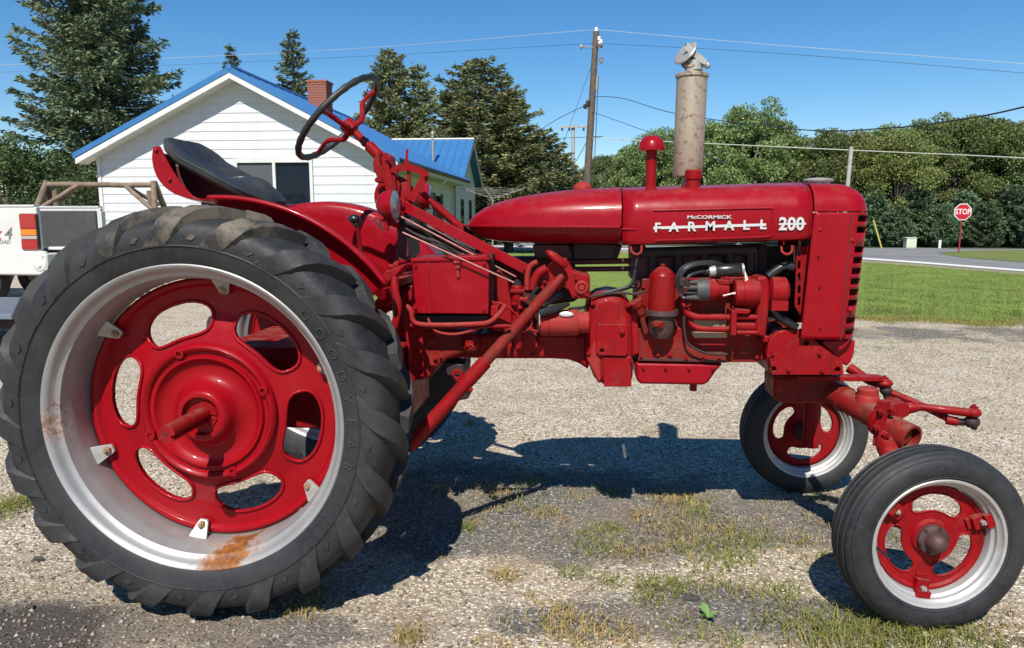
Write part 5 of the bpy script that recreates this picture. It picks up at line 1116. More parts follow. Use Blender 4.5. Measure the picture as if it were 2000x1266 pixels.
# ================================================================== HOUSE
HX0, HX1, HY0, HY1 = -11.30, -4.62, 16.9, 27.0
RX, RZ = -7.80, 4.56; EL, ER = (-11.60, 2.70), (-4.02, 2.58); YF = 16.52
hz = gz(HY0)-.1
house = empty('house', (RX, (HY0+HY1)/2, gz(HY0))); tag(house, 'white clapboard house with blue metal roof and brick chimney', 'house')
def roofz(x): return RZ+(x-RX)*((EL[1]-RZ)/(EL[0]-RX)) if x < RX else RZ+(x-RX)*((ER[1]-RZ)/(ER[0]-RX))
def xl(z): return max(HX0, RX+(z-RZ+.14)/((EL[1]-RZ)/(EL[0]-RX)))
def xr(z): return min(HX1, RX+(z-RZ+.14)/((ER[1]-RZ)/(ER[0]-RX)))
# wall core
b = B(); b.prism([(HX0+.02, hz), (HX1-.02, hz), (HX1-.02, roofz(HX1)-.20), (RX, RZ-.20), (HX0+.02, roofz(HX0)-.20)], HY0+.03, HY1); wall = b.build('wall', 'whitewood', house)
WX0, WX1 = P(466, 350, HY0).x, P(606, 350, HY0).x; WZ1, WZ0 = P(540, 318, HY0).z, P(540, 318, HY0).z-1.45
EXP = .204; z = hz; i = 0
def board(x0, x1, x0t, x1t, z0, z1, y):
    bb = B(); bb.add([(x0, y-.015, z0), (x1, y-.015, z0), (x1t, y-.004, z1), (x0t, y-.004, z1), (x0, y+.03, z0), (x1, y+.03, z0), (x1t, y+.03, z1), (x0t, y+.03, z1)], [(0, 1, 2, 3), (7, 6, 5, 4), (0, 4, 5, 1), (1, 5, 6, 2), (2, 6, 7, 3), (3, 7, 4, 0)])
    return bb.build('siding_board', 'whitewood', wall, smooth=0)
while z < RZ-.28:
    z1 = z+EXP-.002
    segs = [(xl(z), xr(z), xl(z1), xr(z1))]
    if z < WZ1+.07 and z1 > WZ0-.1: segs = [(xl(z), WX0-.08, xl(z1), WX0-.08), (WX1+.08, xr(z), WX1+.08, xr(z1))]
    for (a, c, at, ct) in segs:
        if c-a > .05: board(a, c, at, max(ct, at+.02), z, z1, HY0)
    z += EXP
# side wall boards (seen very obliquely)
z = hz
while z < 2.2:
    bb = B(); z1 = z+EXP-.002; y0, y1 = HY0+.03, HY1
    bb.add([(HX1+.022, y0, z), (HX1+.022, y1, z), (HX1+.004, y1, z1), (HX1+.004, y0, z1), (HX1-.03, y0, z), (HX1-.03, y1, z), (HX1-.03, y1, z1), (HX1-.03, y0, z1)], [(0, 1, 2, 3), (7, 6, 5, 4), (0, 4, 5, 1), (1, 5, 6, 2), (2, 6, 7, 3), (3, 7, 4, 0)])
    bb.build('siding_board', 'whitewood', wall, smooth=0); z += EXP
for x in (HX0, HX1):
    b = B(); b.box((x-.03, HY0-.035, hz), (x+.055, HY0+.06, roofz(x)-.16)); b.build('corner_board', 'whitetrim', wall)
# gable window
b = B(); fz = .055
for a, c in (((WX0-.075, WZ1), (WX1+.075, WZ1+.10)), ((WX0-.075, WZ0-.09), (WX1+.075, WZ0)), ((WX0-.075, WZ0), (WX0, WZ1)), ((WX1, WZ0), (WX1+.075, WZ1)), (((P(537, 350, HY0).x)-.035, WZ0), (P(537, 350, HY0).x+.035, WZ1))):
    b.box((a[0], HY0-.05, a[1]), (c[0], HY0+.06, c[1]))
win = b.build('window', 'whitetrim', house, bevel=.004)
xm = P(537, 350, HY0).x
b = B(); b.box((WX0, HY0+.00, WZ0), (xm-.035, HY0+.01, WZ1)); b.build('pane', 'screen', win)
b = B(); b.box((xm+.035, HY0+.015, WZ0), (WX1, HY0+.022, WZ1)); b.build('pane', 'glass', win)
# roof planes with standing ribs, one object per sheet
def roof_sheets(par, p_eave, p_ridge, along, n, th=.03):
    pe, pr, al = Vector(p_eave), Vector(p_ridge), Vector(along); nrm = al.cross(pr-pe).normalized()
    if nrm.z < 0: nrm = -nrm
    for i in range(n):
        a, c = al*(i/n), al*((i+1)/n); g = (c-a)*.004
        q = [pe+a+g, pe+c-g, pr+c-g, pr+a+g]; bb = B()
        bb.add(q+[p+nrm*th for p in q], [(3, 2, 1, 0), (4, 5, 6, 7), (0, 1, 5, 4), (1, 2, 6, 5), (2, 3, 7, 6), (3, 0, 4, 7)])
        bb.bar((pe+a+nrm*(th+.012)), (pr+a+nrm*(th+.012)), .035, .026, up=nrm)
        bb.build('roof_sheet', 'bluemetal', par, smooth=0)
b = B(); sR = Vector((ER[0], YF, ER[1]-.06)); 
b.prism([(EL[0], EL[1]-.05), (RX, RZ-.05), (ER[0], ER[1]-.05), (ER[0], ER[1]-.09), (RX, RZ-.10), (EL[0], EL[1]-.09)], YF+.03, HY1+.3); roof = b.build('roof', 'soffit', house, smooth=0)
roof_sheets(roof, (ER[0]+.05, YF, ER[1]-.04), (RX, YF, RZ-.03), (0, HY1+.3-YF, 0), 22)
roof_sheets(roof, (EL[0]-.05, YF, EL[1]-.04), (RX, YF, RZ-.03), (0, HY1+.3-YF, 0), 22)
for (ex, ez) in (EL, ER):
    b = B(); s_ = 1 if ex > RX else -1
    b.add([(ex+s_*.05, YF-.03, ez-.10), (RX, YF-.03, RZ-.10), (RX, YF-.03, RZ+.035), (ex+s_*.05, YF-.03, ez+.025), (ex+s_*.05, YF+.02, ez-.10), (RX, YF+.02, RZ-.10), (RX, YF+.02, RZ+.035), (ex+s_*.05, YF+.02, ez+.025)], [(0, 1, 2, 3), (7, 6, 5, 4), (0, 4, 5, 1), (1, 5, 6, 2), (2, 6, 7, 3), (3, 7, 4, 0)])
    b.build('rake_trim', 'bluemetal', roof, smooth=0)
    b = B(); b.add([(ex, YF-.018, ez-.22), (RX, YF-.018, RZ-.225), (RX, YF-.018, RZ-.10), (ex, YF-.018, ez-.10), (ex, YF+.03, ez-.22), (RX, YF+.03, RZ-.225), (RX, YF+.03, RZ-.10), (ex, YF+.03, ez-.10)], [(0, 1, 2, 3), (7, 6, 5, 4), (0, 4, 5, 1), (1, 5, 6, 2), (2, 6, 7, 3), (3, 7, 4, 0)])
    b.build('fascia_board', 'whitetrim', roof, smooth=0)
    b = B(); b.add([(ex, YF+.03, ez-.21), (RX, YF+.03, RZ-.215), (RX, HY0+.04, RZ-.215), (ex, HY0+.04, ez-.21)], [(0, 1, 2, 3)]); b.build('soffit_panel', 'whitetrim', roof, smooth=0)
b = B(); b.tube([(RX, YF-.04, RZ+.02), (RX, HY1+.3, RZ+.02)], .07, 8); b.build('ridge_cap', 'bluemetal', roof)
# eave boxing and gutter along the right side
b = B(); b.add([(HX1, HY0-.3, ER[1]-.20), (ER[0], HY0-.3, ER[1]-.20), (ER[0], HY1+.25, ER[1]-.20), (HX1, HY1+.25, ER[1]-.20)], [(0, 1, 2, 3)]); b.build('eave_soffit', 'soffit', roof, smooth=0)
b = B(); b.box((ER[0]-.02, YF+.06, ER[1]-.22), (ER[0]+.015, HY1+.25, ER[1]-.07)); b.build('eave_fascia', 'soffit', roof)
b = B(); b.lathe([(0, .055), (HY1-YF, .055)], org=(ER[0]+.06, YF+.1, ER[1]-.06), axis=(0, 1, 0), n=8, a0=0, a1=math.pi, ref=(1, 0, 0)); g_o = b.build('gutter', 'shutter', roof, solid=.006)
b = B(); b.tube(smoothpath([(ER[0]+.05, 22.6, ER[1]-.12), (ER[0]-.1, 22.6, ER[1]-.30), (HX1+.06, 22.6, ER[1]-.42), (HX1+.06, 22.6, gz(22)+.1)], 4), .04, 8); b.build('downspout', 'whitetrim', roof)
# side windows with shutters, door
for wy, ww, zb_, zt_ in ((19.3, .9, .7, 2.0), (21.3, 1.2, .8, 2.0), (24.3, .9, .7, 2.0)):
    b = B(); b.box((HX1+.0, wy-ww/2, zb_), (HX1+.035, wy+ww/2, zt_)); wn = b.build('side_window', 'whitetrim', house)
    b = B(); b.box((HX1+.03, wy-ww/2+.06, zb_+.06), (HX1+.045, wy+ww/2-.06, zt_-.06)); b.build('pane', 'glass', wn)
    for s_ in (-1, 1):
        b = B(); c = wy+s_*(ww/2+.2); b.box((HX1+.024, c-.18, zb_-.02), (HX1+.055, c+.18, zt_+.02)); b.build('shutter', 'shutter', wn)
# chimney: laid brick by brick
cx0, cx1 = P(601, 180, 20).x, P(637, 180, 20).x; cw = cx1-cx0; cz1 = P(619, 158, 20).z; cz0 = roofz(cx0)-.25
b = B(); b.box((cx0+.012, 20.012, cz0), (cx1-.012, 20+cw-.012, cz1-.01)); chim = b.build('chimney', 'mortar', house)
bh = .067; z = cz0; r_i = 0
bm_ = B(); rngb = random.Random(4)
while z < cz1-.02:
    nb_ = 3; bw = cw/nb_ if r_i % 2 == 0 else cw/nb_
    o_ = 0 if r_i % 2 == 0 else -bw/2; pr = .012 if z > cz1-.16 else 0
    for face in range(4):
        x = o_
        while x < cw-.01:
            a, c = max(x, 0)+.005, min(x+bw, cw)-.005
            if c-a > .03:
                d0, d1 = -pr-rngb.uniform(0, .004), .03
                if face == 0: bm_.box((cx0+a, 20+d0, z), (cx0+c, 20+d1, z+bh-.011))
                elif face == 1: bm_.box((cx1-d1, 20+a, z), (cx1-d0, 20+c, z+bh-.011))
                elif face == 2: bm_.box((cx0+a, 20+cw-d1, z), (cx0+c, 20+cw-d0, z+bh-.011))
                else: bm_.box((cx0+d0, 20+a, z), (cx0+d1, 20+c, z+bh-.011))
            x += bw
    z += bh; r_i += 1
tag(bm_.build('brickwork', 'brick', chim, smooth=0), kind='stuff')
b = B(); b.box((cx0-.03, 19.97, cz1-.03), (cx1+.03, 20+cw+.03, cz1+.015)); b.build('chimney_crown', 'brick', chim)
# rear wing with ridge across
WY, WYR, WXE = 26.6, 29.5, -4.10; WZE, WZR = 2.50, 4.28
b = B(); b.add([(-12, WY+.35, hz-.3), (WXE-.35, WY+.35, hz-.3), (WXE-.35, 2*WYR-WY-.35, hz-.3), (-12, 2*WYR-WY-.35, hz-.3), (-12, WY+.35, WZE), (WXE-.35, WY+.35, WZE), (WXE-.35, 2*WYR-WY-.35, WZE), (-12, 2*WYR-WY-.35, WZE), (WXE-.35, WYR, WZR-.2), (-12, WYR, WZR-.2)], [(0, 1, 5, 4), (1, 2, 6, 8, 5), (2, 3, 7, 6), (3, 0, 4, 9, 7), (4, 5, 8, 9), (6, 7, 9, 8)]); wwall = b.build('wing_wall', 'whitewood', house, smooth=0)
z = hz-.2
while z < WZR-.3:
    hwid = (WYR-WY-.35) if z < WZE else (WYR-WY-.35)*(WZR-.2-z)/(WZR-.2-WZE)
    if hwid > .1:
        b = B(); x = WXE-.35; y0, y1 = WYR-hwid, WYR+hwid; z1 = z+EXP-.002
        b.add([(x+.024, y0, z), (x+.024, y1, z), (x+.004, y1, z1), (x+.004, y0, z1), (x-.03, y0, z), (x-.03, y1, z), (x-.03, y1, z1), (x-.03, y0, z1)], [(0, 1, 2, 3), (7, 6, 5, 4), (0, 4, 5, 1), (1, 5, 6, 2), (2, 6, 7, 3), (3, 7, 4, 0)]); b.build('siding_board', 'whitewood', wwall, smooth=0)
    z += EXP
b = B(); b.box((-12, WYR-.03, WZR-.14), (WXE-.02, WYR+.03, WZR-.06)); wroof = b.build('wing_roof', 'soffit', house)
roof_sheets(wroof, (-9.5, WY, WZE), (-9.5, WYR, WZR-.04), (WXE+9.5, 0, 0), 18)
roof_sheets(wroof, (-9.5, 2*WYR-WY, WZE), (-9.5, WYR, WZR-.04), (WXE+9.5, 0, 0), 18)
b = B(); b.tube([(-9.5, WYR, WZR), (WXE, WYR, WZR)], .05, 8); b.build('ridge_cap', M['galv'], wroof)
for s_ in (-1, 1):
    b = B(); b.bar((WXE-.02, WYR, WZR-.14), (WXE-.02, WYR+s_*(WYR-WY), WZE-.10), .03, .18); b.build('rake_board', 'soffit', wroof)
b = B(); p = P(845, 268, 27.6); b.tube([(p.x, 27.6, 2.9), (p.x, 27.6, P(845, 262, 27.6).z)], .05, 10); b.tube([(p.x, 27.6, P(845, 262, 27.6).z), (p.x, 27.6, P(845, 256, 27.6).z)], [.07, .05], 10); b.build('vent_pipe', M['galv'], wroof)
for yy in (28.3, 30.4):
    b = B(); b.box((WXE-.35, yy-.45, .7), (WXE-.31, yy+.45, 2.0)); wn = b.build('side_window', 'whitetrim', house)
    b = B(); b.box((WXE-.315, yy-.38, .77), (WXE-.30, yy+.38, 1.93)); b.build('pane', 'glass', wn)

# ================================================================== PICKUP
TX, TY0, TY1 = -7.68, 10.0, 11.52
truck = empty('pickup_truck', (-10.2, 10.86, gz(10.8))); tag(truck, 'white pickup truck with open tailgate and red tail lamp', 'pickup truck')
RZt, FZ = 1.42, .80
def sideprof(x0, x1, z0, z1, nwheel=None):
    pts = [(x1, z0), (x1, z1), (x0, z1), (x0, z0)]
    if nwheel:
        c, r = nwheel; a = [(c+r*math.cos(t), .40+r*math.sin(t)) for t in np.linspace(math.pi-.25, .25, 14)]
        a = [(x, max(z, z0)) for x, z in a]; pts = [(x1, z0), (x1, z1), (x0, z1), (x0, z0)]+[q for q in a]
    return pts
for y0, y1, nm in ((TY0, TY0+.09, 'bed_side'), (TY1-.09, TY1, 'bed_side')):
    b = B(); b.prism(sideprof(TX-2.45, TX, .58, RZt, (TX-1.05, .47)), y0, y1); o = b.build(nm, 'truckwhite', truck, bevel=.02, seg=3)
    b = B(); yy = (y0+y1)/2; b.bar((TX-2.4, yy, RZt+.012), (TX-.02, yy, RZt+.012), .11, .03); b.build('bed_rail', 'truckwhite', o, bevel=.006)
b = B(); b.box((TX-2.4, TY1-.13, .80), (TX-.06, TY1-.092, RZt-.05)); b.build('bed_liner', 'liner', truck)
b = B(); b.box((TX-2.4, TY0+.10, .76), (TX-.02, TY1-.13, .80)); b.build('bed_floor', 'liner', truck)
b = B(); b.box((TX-2.45, TY0+.02, .6), (TX-2.38, TY1-.02, RZt)); b.build('bed_front', 'truckwhite', truck)
b = B(); b.box((TX-.01, TY0+.16, .80), (TX+.42, TY1-.16, .845)); b.build('tailgate', 'truckwhite', truck, bevel=.01)
# rear bumper wraps the corner
b = B(); b.box((TX-.78, TY0-.03, .44), (TX+.10, TY0+.05, .79)); b.box((TX+.02, TY0-.03, .46), (TX+.12, TY1+.03, .76)); bp = b.build('rear_bumper', 'truckwhite', truck, bevel=.035, seg=4)
b = B(); b.lathe([(0, .10), (-.006, .09), (-.004, 0)], org=(TX+.0, TY0-.034, .60), n=20); b.lathe([(-.004, .03), (-.02, .02), (-.022, 0)], org=(TX+.0, TY0-.034, .58), n=14); b.build('bumper_recess', 'truckwhite', bp)
# tail lamp with its bands
b = B(); x0, x1 = TX-.255, TX-.01; b.box((x0-.012, TY0-.010, .805), (x1+.012, TY0+.05, 1.325)); tl = b.build('tail_lamp', 'black', truck, bevel=.02, seg=3)
zz = 1.318
for hgt, mt in ((.215, 'lampred'), (.095, 'lampamber'), (.055, 'lampclear'), (.145, 'lampred')):
    b = B(); b.box((x0, TY0-.028, zz-hgt+.002), (x1, TY0+.02, zz-.002)); b.build('lens', mt, tl, bevel=.012, seg=3); zz -= hgt
b = B(); b.box((TX-.01, TY1-.1, .81), (TX+.02, TY1+.01, 1.36)); b.build('tail_lamp', 'truckwhite', truck, bevel=.01)
# 4x4 decal
for ch, px, mt in (('4', TX-.80, 'decalgrey'), ('x', TX-.62, 'decalred'), ('4', TX-.45, 'decalgrey')):
    vs, fs = textmesh(ch, .24 if ch == '4' else .25, .0006, .004); b = B(); b.add([(px+p.x+p.y*.25, TY0-.0025-p.z, 1.03+p.y) for p in vs], fs); b.build('decal', mt, truck, smooth=0)
vs, fs = textmesh('OFF ROAD', .075, .0006, .001); b = B(); b.add([(TX-.62+p.x+p.y*.25, TY0-.0025-p.z, .915+p.y) for p in vs], fs); b.build('decal', 'decalgrey', truck, smooth=0)
# cab, bonnet and wheels (out of the picture to the left, but there)
b = B(); b.prism([(TX-2.5, .55), (TX-2.5, 1.45), (TX-2.62, 1.95), (TX-3.75, 1.98), (TX-4.25, 1.45), (TX-5.6, 1.33), (TX-5.7, .55)], TY0+.02, TY1-.02); cab = b.build('cab', 'truckwhite', truck, bevel=.05, seg=3)
b = B(); b.prism([(TX-2.75, 1.48), (TX-2.8, 1.86), (TX-3.68, 1.88), (TX-4.05, 1.48)], TY0+.012, TY0+.03); b.build('side_glass', 'glass', cab)
for x in (TX-1.05, TX-4.75):
    for y in (TY0+.02, TY1-.26):
        b = B(); zc = gz(10.8)+.385; b.lathe([(0, .2), (0, .33), (.03, .375), (.12, .385), (.21, .375), (.24, .33), (.24, .2)], org=(x, y, zc), n=36); wo_ = b.build('wheel', 'rubber', truck)
        b = B(); b.lathe([(.03, .2), (.02, .19), (.06, .10), (.05, 0)], org=(x, y, zc), n=24); b.build('rim', 'galv', wo_)
b = B(); b.box((TX-5.4, TY0+.35, .42), (TX-.1, TY1-.35, .60)); b.build('chassis', 'dark', truck)
# ---------------- low trailer at the left edge
tz = P(0, 588, 6.4).z; tx = P(21, 600, 6.4).x
tr = empty('flat_trailer', (tx-1.3, 7.0, 0)); tag(tr, 'low blue-grey flat trailer deck just behind the big tractor tyre', 'trailer')
tzd = P(10, 612, 6.4).z
b = B(); b.box((tx-2.6, 6.42, tzd-.03), (tx+.02, 7.7, tzd)); b.build('deck', 'trailer', tr, bevel=.004)
b = B(); b.box((tx-2.62, 6.36, tzd-.055), (tx+.03, 6.42, tzd-.004)); b.build('side_rail', simple('pale_steel_rail', (.15, .18, .23), .5, .3), tr, bevel=.01)
b = B(); b.box((tx-2.55, 6.5, tzd-.16), (tx-.02, 7.6, tzd-.08)); b.build('frame', 'dark', tr)
for y in (6.30, 7.72):
    b = B(); b.lathe([(0, .09), (0, .17), (.02, .205), (.10, .205), (.12, .17), (.12, .09)], org=(tx-1.4, y-.06, .206), n=28); o = b.build('wheel', 'rubber', tr); b = B(); b.lathe([(.02, .09), (.04, 0)], org=(tx-1.4, y-.06, .206), n=20); b.build('rim', 'galv', o)
b = B(); b.cyl((tx-1.4, 6.3, .206), (tx-1.4, 7.7, .206), .03); b.box((tx-1.46, 6.6, .2), (tx-1.34, 6.7, tzd-.1)); b.box((tx-1.46, 7.4, .2), (tx-1.34, 7.5, tzd-.1)); b.build('axle', 'dark', tr)

# ================================================================== LOG SWING FRAME
sy = 13.2; g0 = gz(sy)
A, C = P(92, 361, sy), P(300, 362, sy); fr = empty('log_swing_frame', ((A.x+C.x)/2, sy, g0)); tag(fr, 'weathered log A-frame swing stand without its seat', 'swing frame')
def log(nm, p, q, r, par=fr):
    bb = B(); p, q = Vector(p), Vector(q); n = 7; pts = [p.lerp(q, i/n)+Vector((random.uniform(-.008, .008), random.uniform(-.008, .008), random.uniform(-.008, .008))) for i in range(n+1)]
    bb.tube(pts, [r*random.uniform(.92, 1.08) for _ in pts], 12); return bb.build(nm, 'logwood', par, smooth=50)
log('beam', A-Vector((.05, 0, 0)), C+Vector((.05, 0, 0)), .052)
for P0, s_ in ((A, -1), (C, 1)):
    log('leg', P0+Vector((0, 0, .06)), (P0.x+s_*.45, sy-.75, g0), .055); log('leg', P0+Vector((s_*.02, 0, .06)), (P0.x+s_*.25, sy+.8, g0), .055)
    log('post', P0+Vector((-s_*.12, .05, -.10)), (P0.x-s_*.08, sy+.05, g0), .05)
log('brace', P(152, 362, sy-.05), P(66, 415, sy-.45), .042); log('brace', P(244, 362, sy-.05), P(300, 412, sy-.45), .042)
log('brace', P(150, 364, sy+.05), P(108, 402, sy+.5), .04); log('brace', P(252, 366, sy+.05), P(310, 400, sy+.5), .04)
# ================================================================== POLES, WIRES, SIGN
def ground_at(px, Y): p = P(px, 480, Y); return gz(Y)
def pole(name, top, botpx, Y, r0, r1, mat, label):
    t = P(*top, Y); q = P(*botpx, Y); d = (q-t); s_ = (gz(Y)-.3-t.z)/d.z; q = t+d*s_
    e = empty(name, (q.x, Y, gz(Y))); tag(e, label, 'pole'); b = B(); n = 8
    b.tube([t.lerp(q, i/n) for i in range(n+1)], [r1+(r0-r1)*i/n for i in range(n+1)], 14); b.build('shaft', mat, e); return e, t, q
PY = 30.
up, ptop, pbot = pole('utility_pole', (1164.5, 62), (1147, 352), PY, .17, .115, 'wood', 'leaning brown wooden utility pole with insulators and transformer arm')
def pon(py, dx=0, dy=0.):
    s_ = (py-62)/(352-62); c = ptop.lerp(P(1147, 352, PY), s_); return c+Vector((dx*PY/F, dy, 0))
b = B(); b.bar(pon(84, -6), pon(93, 12, -.2), .10, .12); b.build('cross_arm', 'wood', up)
for px_, py in ((0, 62), (6, 80), (10, 86)):
    b = B(); c = pon(py, px_, -.05 if px_ else 0); b.lathe([(-.14, .03), (0, .035), (.02, .07), (.07, .06), (.10, .075), (.15, .05), (.17, 0)], org=c, axis=(0, 0, 1), n=14); b.build('insulator', 'ceramic', up)
b = B(); b.tube([pon(93), pon(93, -26, -.2)], .025, 8); c = pon(92, -26, -.2); b.ball(c, (.06, .06, .09), 10, 8); b.build('standoff', 'galv', up)
b = B(); c = pon(118, 13, -.1); b.lathe([(-.12, .05), (.02, .09), (.05, .06), (.08, .09), (.1, 0)], org=c, axis=(0, 0, 1), n=14); b.tube([c, pon(118)], .015, 6); b.build('cutout', 'galv', up)
b = B(); b.tube([pon(150, 7, -.1), pon(175, 7, -.1)], .05, 10); b.tube([pon(148, 14, -.1), pon(148)], .02, 6); b.build('conduit', 'galv', up)
b = B(); b.tube([pon(196, -6, -.1), pon(206, -9, -.12)], .09, 8); b.tube([pon(203, -12, -.12), pon(211, -12, -.12)], .08, 8); b.build('clamp', 'dark', up)
b = B(); b.tube([pon(150, 9, -.13), pon(352, 12, -.13)], .015, 6); b.build('ground_lead', 'wire', up)
p2, t2, q2 = pole('distribution_pole', (1119.5, 244), (1118, 370), 55., .16, .13, 'greypole', 'pale grey pole with a plain crossarm standing far behind')
b = B(); b.bar(P(1092, 248.5, 54.8), P(1146, 247, 54.8), .12, .14); ca = b.build('cross_arm', 'greypole', p2)
for px in (1098, 1112, 1140):
    b = B(); c = P(px, 250, 54.7); b.tube([c, c-Vector((0, 0, .2))], .07, 8); b.build('insulator', 'wire', p2)
p3, t3, q3 = pole('guy_pole', (1663, 287), (1656, 357), 24., .075, .06, 'greypole', 'short pale guy pole holding a cable, rising beyond the nose')
def wire(name, pts, r, mat, label, sag=0.):
    b = B(); pts = [Vector(p) for p in pts]
    if len(pts) == 2:
        pts = [pts[0].lerp(pts[1], i/24)-Vector((0, 0, sag*4*(i/24)*(1-i/24))) for i in range(25)]
    else: pts = smoothpath(pts, 8)
    b.tube(pts, r, 6); return tag(b.build(name, mat), label, 'wire')
tp_ = pon(58)
wire('power_line', [tp_, P(500, 106, 40), P(-400, 142, 55)], .011, 'wirelight', 'pale top power line running from pole above the white house')
wire('power_line', [tp_, P(1500, 87, 28), P(2000, 125, 26), P(2600, 178, 24)], .010, 'wirelight', 'pale top power line running from pole above the exhaust')
wire('power_line', [pon(84), P(500, 120, 40), P(-400, 158, 55)], .007, 'wire', 'thin dark line below the top wire over the house')
wire('power_line', [pon(84), P(1500, 103, 28), P(2000, 143, 26), P(2600, 200, 24)], .007, 'wire', 'thin dark line below the top wire over the exhaust')
wire('telephone_cable', [pon(187), P(1215, 192, 28), P(1320, 222, 24), P(1560, 253, 18), P(1740, 250, 14), P(1880, 233, 12), P(2000, 209, 10.5), P(2300, 130, 8)], .012, 'wire', 'dark sagging cable dipping over the wood and rising beyond it')
wire('guy_cable', [pon(268), t3+Vector((0, 0, -.10)), P(2000, 309, 20), P(2500, 342, 16)], .014, 'wirecream', 'pale taut cable passing the short guy pole before the wood')
wire('telephone_cable', [pon(216), P(1285, 265, 22), P(1420, 320, 14)], .010, 'wire', 'dark cable descending from the pole behind the intake cap')
wire('service_cable', [pon(202, -8), P(1080, 238, 34), P(985, 300, 36)], .013, 'wire', 'dark service cable dropping from the pole to the big pine')
wire('telephone_cable', [pon(268), P(1100, 270, 48), P(700, 290, 80)], .015, 'wire', 'dark cable running from the brown pole past the grey one')
wire('guy_wire', [pon(110), (pbot.x-2.5, PY+1, gz(PY))], .009, 'wire', 'thin guy wire slanting from the pole top to ground')
wire('guy_wire', [pon(265), P(1060, 430, PY+2)], .012, 'wire', 'stouter guy wire slanting from pole middle towards the pine')
# stop sign
SY = 27.5; sb = G(1872, 496); SY = sb.y
sg = empty('stop_sign', sb); tag(sg, 'red octagonal stop sign on a leaning red post', 'stop sign')
sc_ = P(1880.5, 414, SY); rs_ = 16.3*SY/F
b = B(); b.tube([sb-Vector((0, 0, .2)), sc_+Vector((0, .03, rs_*.8))], .035, 8); b.build('post', 'postred', sg)
def octo(r): return [(sc_.x+r*math.cos(R(22.5+45*i)), sc_.z+r*math.sin(R(22.5+45*i))) for i in range(8)]
b = B(); b.prism(octo(rs_), SY-.012, SY-.008); pl_ = b.build('sign_plate', 'signwhite', sg, smooth=0)
b = B(); b.prism(octo(rs_*.90), SY-.018, SY-.0125); b.build('sign_face', 'signred', sg, smooth=0)
vs, fs = textmesh('STOP', rs_*.86, .001, .006); b = B(); b.add([(sc_.x+p.x*.80, SY-.020-p.z, sc_.z+p.y) for p in vs], fs); b.build('sign_lettering', 'signwhite', sg, smooth=0)
# yellow marker, cabinet, white post
yb = G(1722, 486); yt = P(1706, 430, yb.y); b = B(); b.tube([yb, yt], .05, 8); tag(b.build('marker_rod', 'yellow'), 'thin leaning yellow cable marker rod beside the nose', 'marker')
cb = G(1777, 485); s_ = cb.y/F; b = B(); b.box((cb.x-9*s_, cb.y-.2, cb.z), (cb.x+9*s_, cb.y+.3, cb.z+19*s_)); b.box((cb.x-9.6*s_, cb.y-.23, cb.z+18*s_), (cb.x+9.6*s_, cb.y+.33, cb.z+20*s_)); b.build
ug = empty('utility_cabinet', cb); tag(ug, 'squat cream utility cabinet across the road', 'cabinet')
b.build('body', 'boxcream', ug, bevel=.02)
b = B(); b.box((cb.x-8*s_, cb.y-.212, cb.z+2*s_), (cb.x+8*s_, cb.y-.2, cb.z+16*s_)); b.build('door', 'boxcream', ug, bevel=.006)
wb = G(1834.5, 485.5); b = B(); b.box((wb.x-.075, wb.y-.06, wb.z), (wb.x+.075, wb.y+.06, wb.z+15.5*wb.y/F)); tag(b.build('marker_post', 'signwhite', bevel=.02), 'short white marker post across the road', 'post')
# clothes drier
cl = P(962, 420, 26.); ce = empty('clothes_drier', (cl.x, 26., gz(26.))); tag(ce, 'thin steel clothes drier beside the rear of the house', 'clothes drier')
ct = P(962, 388, 26.); b = B(); b.tube([(cl.x, 26., gz(26.)), ct], .03, 8); b.build('post', 'galv', ce)
for k in range(4):
    a = R(20+90*k); e = ct+Vector((math.cos(a)*1.15, math.sin(a)*1.15, .35)); b = B(); b.tube([ct, e], .014, 6); b.build('arm', 'galv', ce)
for r in (.35, .6, .85, 1.1):
    b = B(); b.tube([ct+Vector((math.cos(R(20+90*k))*r, math.sin(R(20+90*k))*r, .35*r/1.15)) for k in range(5)], .006, 5); b.build('line', 'galv', ce)

# ================================================================== TREES
def quads(c, u, v):
    V = np.stack([c-u-v, c+u-v, c+u+v, c-u+v], 1).reshape(-1, 3); n = len(c); return V, (np.arange(n)[:, None]*4+np.arange(4)[None])
def unit(a): return a/np.maximum(np.linalg.norm(a, axis=-1, keepdims=True), 1e-9)
def spray(base, dirs, ln, wd, g):
    # pointed leaf-sized faces (two triangles folded into a kite)
    n = len(base); side = unit(np.cross(dirs, g.normal(0, 1, (n, 3)))); ln = np.asarray(ln)[:, None]; wd = np.asarray(wd)[:, None]
    V = np.stack([base, base+dirs*ln*.45+side*wd, base+dirs*ln, base+dirs*ln*.45-side*wd], 1).reshape(-1, 3)
    return V, np.arange(n)[:, None]*4+np.arange(4)[None]
M['bark'] = simple('tree_bark', (.075, .058, .045), .9, 0, (.12, .10, .085), 5, .35, .7, .6, 20)
M['palebark'] = simple('pale_tree_bark', (.26, .235, .20), .9, 0, (.15, .13, .11), 4)
M['spruce'] = islandmat('spruce_needles', [(0., (0.063, 0.098, 0.057)), (.5, (0.127, 0.169, 0.088)), (1., (0.256, 0.294, 0.154))], .7, .12)
M['pine'] = islandmat('olive_pine_needles', [(0., (0.124, 0.162, 0.072)), (.5, (0.232, 0.271, 0.116)), (.9, (0.369, 0.385, 0.180)), (1., (0.438, 0.355, 0.169))], .7, .15)
M['leafA'] = islandmat('broadleaf_foliage', [(0., (0.077, 0.126, 0.040)), (.5, (0.158, 0.222, 0.070)), (.9, (0.274, 0.316, 0.111)), (1., (0.372, 0.359, 0.148))], .6, .25)
